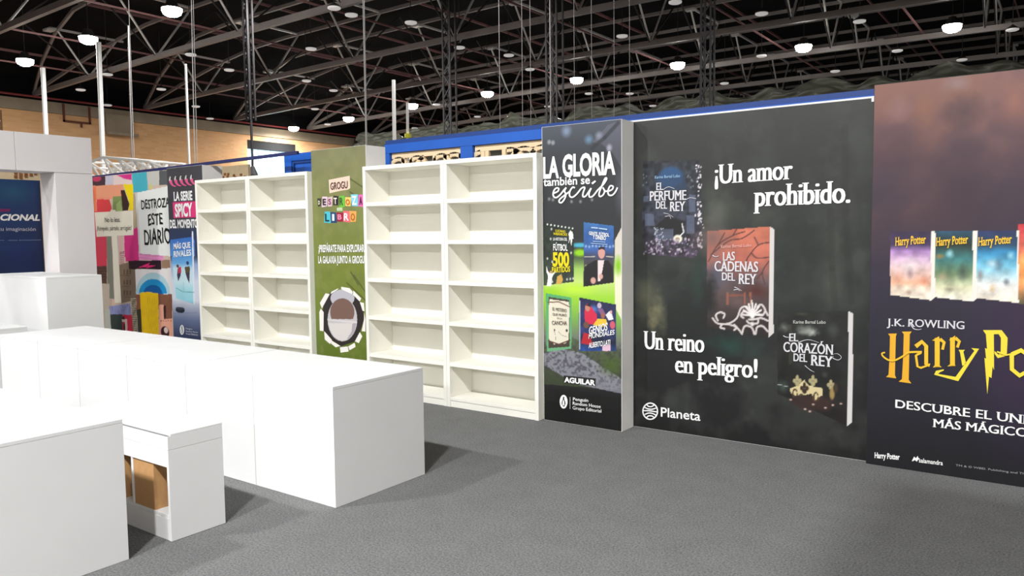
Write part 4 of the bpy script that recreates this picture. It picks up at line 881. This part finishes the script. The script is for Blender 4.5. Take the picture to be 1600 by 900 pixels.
Q((318, 690), (388, 690), (388, 910), (318, 910), c=(222, 186, 178)); Q((320, 0), (390, 0), (392, 150), (330, 150), tr=a5, c=(222, 186, 178)); Q((380, 690), (525, 600), (525, 910), (384, 910), c=(210, 48, 125)); Q((390, 0), (525, 0), (530, 115), (395, 118), tr=a5, c=(210, 48, 125))
for i in range(7): F.quad(335, 20+i*18, 380, 27+i*18, (120, 70, 70), a5)
Q((90, 165), (205, 165), (205, 345), (90, 330), tr=a5, c=(96, 66, 60))
for i in range(5): F.quad(95, 185+i*28, 200, 192+i*28, (55, 38, 36), a5)
Q((-60, 165), (90, 165), (90, 345), (185, 345), (185, 600), (-60, 600), tr=a5, c=(205, 192, 176)); Q((180, 345), (232, 345), (232, 600), (180, 600), tr=a5, c=(208, 190, 172)); Q((255, 498), (290, 498), (290, 560), (255, 560), tr=a5, c=(225, 190, 170))
Q((332, 150), (500, 110), (520, 500), (350, 540), tr=a5, c=(132, 112, 92))
for i in range(4): F.line([(340, 260+i*108), (500, 262+i*108)], .003, (90, 74, 58), a5)
for y_ in (200, 305, 410):
    for i in range(3): F.quad(372+30*i, y_, 388+30*i, y_+50, (100, 82, 66), a5)
Q((500, 430), (548, 430), (550, 600), (505, 600), tr=a5, c=(140, 84, 60)); Q((490, 200), (860, 185), (862, 450), (500, 450), tr=a5, c=(228, 222, 220))
for r_, r2, c in ((172, 215, (172, 206, 214)), (140, 150, (28, 142, 198)), (96, 90, (18, 92, 158))):
    F.poly([q for q in ell(668, 445, r_, r2*1.0, 48) if q[1] < 446], c, a5)
Q((722, 448), (862, 448), (862, 700), (722, 700), tr=a5, c=(128, 84, 62)); Q((755, 100), (840, 100), (840, 185), (755, 190), tr=a5, c=(150, 120, 98))
Q((422, 112), (750, 108), (752, 198), (430, 195), tr=a5, c=(46, 24, 34)); Q((515, 182), (640, 130), (622, 160), (705, 158), (600, 190), (612, 172), tr=a5, c=(225, 45, 115))
Q((520, 20), (772, 18), (776, 108), (530, 106), tr=a5, c=(228, 145, 192))
for i in range(5): F.line([(530, 32+i*16), (765, 32+i*16)], .0035, (205, 115, 170), a5)
Q((538, 432), (622, 425), (722, 440), (728, 870), (555, 850), tr=a5, c=(240, 196, 16))
for i in range(9): F.line([(560+i*18, 450+30*(i % 3)), (570+i*17, 820-20*(i % 4))], .003, (200, 150, 20), a5, .7)
Q((725, 555), (775, 552), (780, 700), (862, 690), (868, 900), (730, 880), tr=a5, c=(230, 165, 138)); F.blob(790, 830, 44, 62, (52, 24, 26), a5, soft=.1); F.blob(800, 810, 24, 34, (214, 190, 182), a5, soft=.2); Q((775, 560), (800, 560), (800, 690), (778, 690), tr=a5, c=(60, 30, 26))
for i in range(5): F.quad(745+24*i, 712, 757+24*i, 720, (120, 60, 60), a5)
Q((225, 570), (440, 540), (455, 660), (240, 655), tr=a5, c=(150, 156, 200)); F.mixin(F.inside(F.PT([(225, 570), (440, 540), (455, 660), (240, 655)], a5))*np.clip((fbm(F.X, F.Z, 25, 71)-.5)*3, 0, .6), (118, 122, 182))
Q((235, 650), (365, 650), (365, 830), (250, 800), tr=a5, c=(52, 66, 62)); Q((360, 655), (468, 655), (470, 830), (365, 830), tr=a5, c=(206, 42, 70)); Q((355, 700), (408, 700), (412, 815), (390, 815), (388, 725), (358, 725), tr=a5, c=(228, 205, 195)); Q((365, 670), (380, 670), (382, 700), (360, 700), tr=a5, c=(30, 20, 26)); Q((375, 745), (388, 745), (388, 815), (372, 815), tr=a5, c=(30, 20, 26))
Q((445, 488), (500, 488), (515, 830), (470, 830), tr=a5, c=(195, 182, 150))
for i in range(18): F.line([(455+i*.8, 505+i*18), (498+i*.8, 505+i*18)], .0065, (44, 40, 42), a5)
Q((505, 600), (550, 600), (558, 840), (518, 830), tr=a5, c=(58, 56, 38)); Q((185, 600), (238, 600), (245, 800), (190, 790), tr=a5, c=(200, 202, 190))
Q((490, 268), (860, 188), (860, 905), (532, 875), c=(230, 231, 226)); Q((490, 268), (510, 265), (545, 875), (530, 875), c=(205, 206, 200))
attach(F, t)
cr = ink(234, 226, 206)
shape(F, [[(245, 440), (292, 436), (352, 1370), (285, 1372)]], cr, a4, 'placard_post'); shape(F, [[(83, 462), (470, 445), (476, 690), (104, 708)]], cr, a4, 'placard', up=.0015)
DK = ink(60, 56, 50); K2 = ink(24, 24, 26)
text(F, 'No lo leas.', (190, 562), (346, 556), 48, DK, 0, tr=a4, caps='N', spacing=.95); text(F, '¡Rómpelo, pártelo, arrúgalo!', (108, 645), (458, 640), 44, DK, 0, tr=a4, caps='R', spacing=.95)
text(F, 'DESTROZA', (556, 428), (838, 405), 92, K2, .012, wobble=.035, seed=3, tr=a4); text(F, 'ESTE', (625, 590), (772, 580), 112, K2, .012, wobble=.04, seed=5, tr=a4); text(F, 'DIARIO', (588, 790), (850, 765), 150, K2, .012, wobble=.04, seed=8, tr=a4)

# ================================================================== bookcases
def bookcase(x0, x1, label, Y0=5.272, H=2.194, D=.33):
    t = empty('bookcase', ((x0+x1)/2, Y0, 0)); tag(t, label, 'bookcase', 'white open bookcases along the stand wall')
    T = .036; x0 += .0015; x1 -= .0015
    def c(n, a, b, m=M['shelf']): return child_box(n, a, b, m, t, .0015)
    c('side_panel', (x0, Y0, 0.002), (x0+T, Y0+D, H-T-.0005)); c('side_panel', (x1-T, Y0, 0.002), (x1, Y0+D, H-T-.0005))
    c('top_panel', (x0, Y0, H-T), (x1, Y0+D, H)); c('back_panel', (x0+T+.0005, Y0+D-.012, .08), (x1-T-.0005, Y0+D-.002, H-T-.0005))
    for z in (.386, .75, 1.113, 1.475, 1.835): c('shelf', (x0+T+.0005, Y0+.003, z-T/2), (x1-T-.0005, Y0+D-.0125, z+T/2))
    c('bottom_shelf', (x0+T+.0005, Y0+.001, .062), (x1-T-.0005, Y0+D-.0125, .088)); c('plinth', (x0+T+.0005, Y0+.006, .002), (x1-T-.0005, Y0+.024, .061))
    return t
bookcase(-8.325, -7.335, 'empty white bookcase beside the hockey banner, leftmost of the four')
bookcase(-7.335, -6.345, 'empty white bookcase just left of the green banner')
bookcase(-5.545, -4.53, 'empty white bookcase just right of the green banner')
bookcase(-4.53, -3.54, 'empty white bookcase beside the football banner, rightmost of the four')

# ================================================================== display boxes
def dbox(x0, x1, y0, y1, z1, label, group, joint=True, m=None):
    t = empty('display_box', ((x0+x1)/2, (y0+y1)/2, 0)); tag(t, label, 'display box', group)
    g = .0042; m = m or M['white']
    child_box('box_body', (x0+g, y0+g, .002), (x1-g, y1-g, z1-.019), m, t, 0)
    child_box('box_lid', (x0+g, y0+g, z1-.0185), (x1-g, y1-g, z1), m, t, .002)
    if joint: child_box('joint_shade_strip', (x1-g+.0003, y0+g+.0008, .002), (x1+g-.0003, y1-g-.001, z1-.0012), M['seam'], t)  # fills the gap between boxes with its shade as a grey strip
    return t
GA = 'white display boxes in the long middle row'
jx = [-7.735, -7.0, -6.312, -5.585, -4.83, -4.096, -3.362]
posn = ['far left end box of the long middle row of white display boxes', 'second box from the left end of the long middle row of white boxes', 'third box from the left end of the long middle row of white boxes', 'fourth box from the left end of the long middle row of white boxes', 'second box from the right end of the middle row of white display boxes', 'white display box at the right end of the middle row, grey side facing the aisle']
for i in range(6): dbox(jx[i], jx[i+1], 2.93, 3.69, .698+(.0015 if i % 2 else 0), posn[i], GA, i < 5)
GB = 'white display boxes in the front left row'
for i, l in enumerate(['white display box at the left frame edge in the front row, partly out of view', 'middle white display box of the front left row', 'large white display box at the lower left with its grey end to the aisle']):
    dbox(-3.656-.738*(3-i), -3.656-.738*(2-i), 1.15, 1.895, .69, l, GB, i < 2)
dbox(-8.98, -8.17, 2.55, 3.35, .7, 'low white display box at the left edge, behind the long middle row', 'white boxes behind the long row', False)
tall = dbox(-9.62, -8.24, 3.56, 4.115, 1.16, 'tall white counter box in front of the grey portal column', 'white boxes behind the long row', False)

# low open counter with bare brown inside
t = empty('open_counter', (-3.9, 2.28, 0)); tag(t, 'low narrow white counter with an open brown-lined shelf, between the two rows of boxes', 'counter')
c = lambda n, a, b, m=M['white'], bv=.001: child_box(n, a, b, m, t, bv)
ux0, ux1, uy0, uy1 = -4.76, -3.687, 2.128, 2.44
c('side_panel', (ux1-.018, uy0, .002), (ux1, uy1, .474)); c('side_panel', (ux0, uy0, .002), (ux0+.018, uy1, .474))
c('back_panel', (ux0+.0185, uy1-.012, .002), (ux1-.0185, uy1, .474)); c('fascia', (ux0+.0185, uy0, .385), (ux1-.0185, uy0+.016, .474))
c('shelf', (ux0+.0185, uy0+.002, .118), (ux1-.0185, uy1-.0125, .134)); c('plinth', (ux0+.0185, uy0+.001, .002), (ux1-.0185, uy0+.016, .117))
o = c('top_slab', (ux0, uy0-.0, .4755), (ux1, uy1, .545)); 
o = c('top_lid', (ux0+.03, uy0+.016, .5455), (ux1, uy1, .556)); o = c('groove_shade_strip', (ux0, uy0, .5455), (ux1-.004, uy0+.014, .5475), mat('groove_shade_grey', rgb(120, 120, 120), .7)); o['label'] = 'grey line drawing the groove shade along the front top edge'  # grey strip laid in as the shade of the top groove
c('divider', (-4.055, uy0+.002, .135), (-4.037, uy1-.0125, .4735))
o = c('brown_liner', (-4.0365, uy0+.006, .1345), (-3.842, uy0+.14, .47), M['mdf']); o['label'] = 'bare brown board box in the opening'
o = c('brown_liner', (-4.40, uy0+.006, .1345), (-4.16, uy0+.14, .47), M['mdf']); o['label'] = 'bare brown board box in the opening'

# ================================================================== grey portal and the blue banner behind it
t = empty('grey_portal', (-9.2, 3.4, 0)); tag(t, 'pale grey box portal with a deep lintel at the left edge of the stand', 'portal')
PXX, PY1 = -9.356, 4.62
c = lambda n, a, b, m=M['portal'], bv=.003: child_box(n, a, b, m, t, bv)
c('lintel_box', (PXX-.38, 3.806, 2.285), (PXX, PY1, 2.7)); c('lintel_box', (PXX-.38, 2.3, 2.285), (PXX, 3.802, 2.7)); c('lintel_box', (PXX-.38, .8, 2.285), (PXX, 2.296, 2.7))
c('column', (PXX-.36, 4.2, .002), (PXX-.004, PY1-.002, 2.283)); c('column', (PXX-.36, .8, .002), (PXX-.004, 1.2, 2.283))
BX = -11.5
t = empty('navy_banner', (BX, 4, 0)); tag(t, 'navy blue banner with white slanted lettering behind the grey portal', 'banner')
child_box('panel_board', (BX-.04, 2.4, .002), (BX, 4.965, 2.325), M['black'], t)
class SideFace(Face):
    "the same kind of printed face on a plane x=const, its run along y"
    def P(s, px, py): p = hit(px, py, 0, s.Y); return (p[1], p[2])
F = SideFace(BX+.002, 2.405, 4.962, .005, 2.323, .012)
F.C[:] = np.array((26, 54, 100))/255; F.blob(20, 300, 45, 25, (34, 82, 110), soft=1); F.blob(70, 350, 14, 120, (18, 26, 52), soft=1, a=.8); F.blob(30, 400, 45, 40, (30, 52, 112), soft=1)
def swap(o):      # lay the sheet or lettering on the x=const plane
    me = o.data; n = len(me.vertices); v = np.zeros(n*3); me.vertices.foreach_get('co', v); v = v.reshape(-1, 3); w = v.copy()
    w[:, 0] = 2*BX+.004-v[:, 1] if False else BX+.002+(BX+.002-v[:, 1]); w[:, 1] = v[:, 0]; me.vertices.foreach_set('co', w.ravel()); me.update(); return o
o = attach(F, t); swap(o)
zn = (0, 300, 6.43)
swap(text(F, 'NACIONAL', (-170, 283), (400, 283), 64, W, .04, shear=.25, tr=zn)); swap(text(F, 'a viajar tu imaginación', (-230, 388), (358, 390), 30, ink(215, 220, 235), .0, tr=zn, caps='t'))
swap(ribbons(F, [([(-200, 486), (40, 486)], 5), ([(80, 486), (175, 486)], 6), ([(190, 485), (205, 485)], 10), ([(212, 485), (410, 482)], 6)], ink(120, 140, 180), zn, 'fine_print', curve=False)); swap(shape(F, [[(-60, 168), (105, 170), (95, 198), (-60, 198)]], ink(120, 40, 90), zn, 'magenta_bar'))
hs = [hit(px, py, 0, -13.0) for px, py in [(24, 270), (32, 272), (40, 271), (48, 273), (55, 271), (24, 276), (32, 277), (40, 275)]]
t = empty('perforated_board', (-13, 4, 1)); tag(t, 'pale perforated board showing above the navy banner', 'panel', 'pale perforated boards')
child_box('board', (-13.05, 4.7, .002), (-13.0, 5.62, 2.62), M['ply'], t)
for h in hs: child_box('slot', (-13.0, h[1]-.02, h[2]-.025), (-12.985, h[1]+.02, h[2]+.02), M['brown'], t)

# an added, unseen sign over the aisle, put there to shade the floor
t = empty('floor_shade_blocker', (-.1, .6, 3.5)); tag(t, 'added flat sign hung level over the aisle above the photographer, out of the picture', 'blocker')
child_box('blocker_panel', (-.61, -.8, 3.49), (.42, 1.73, 3.54), M['tower'], t)
for x in (-.55, .36):
    for y in (-.7, 1.6): child_box('suspension_cable', (x-.006, y-.006, 3.541), (x+.006, y+.006, ztop(x)+.44), M['cable'], t)
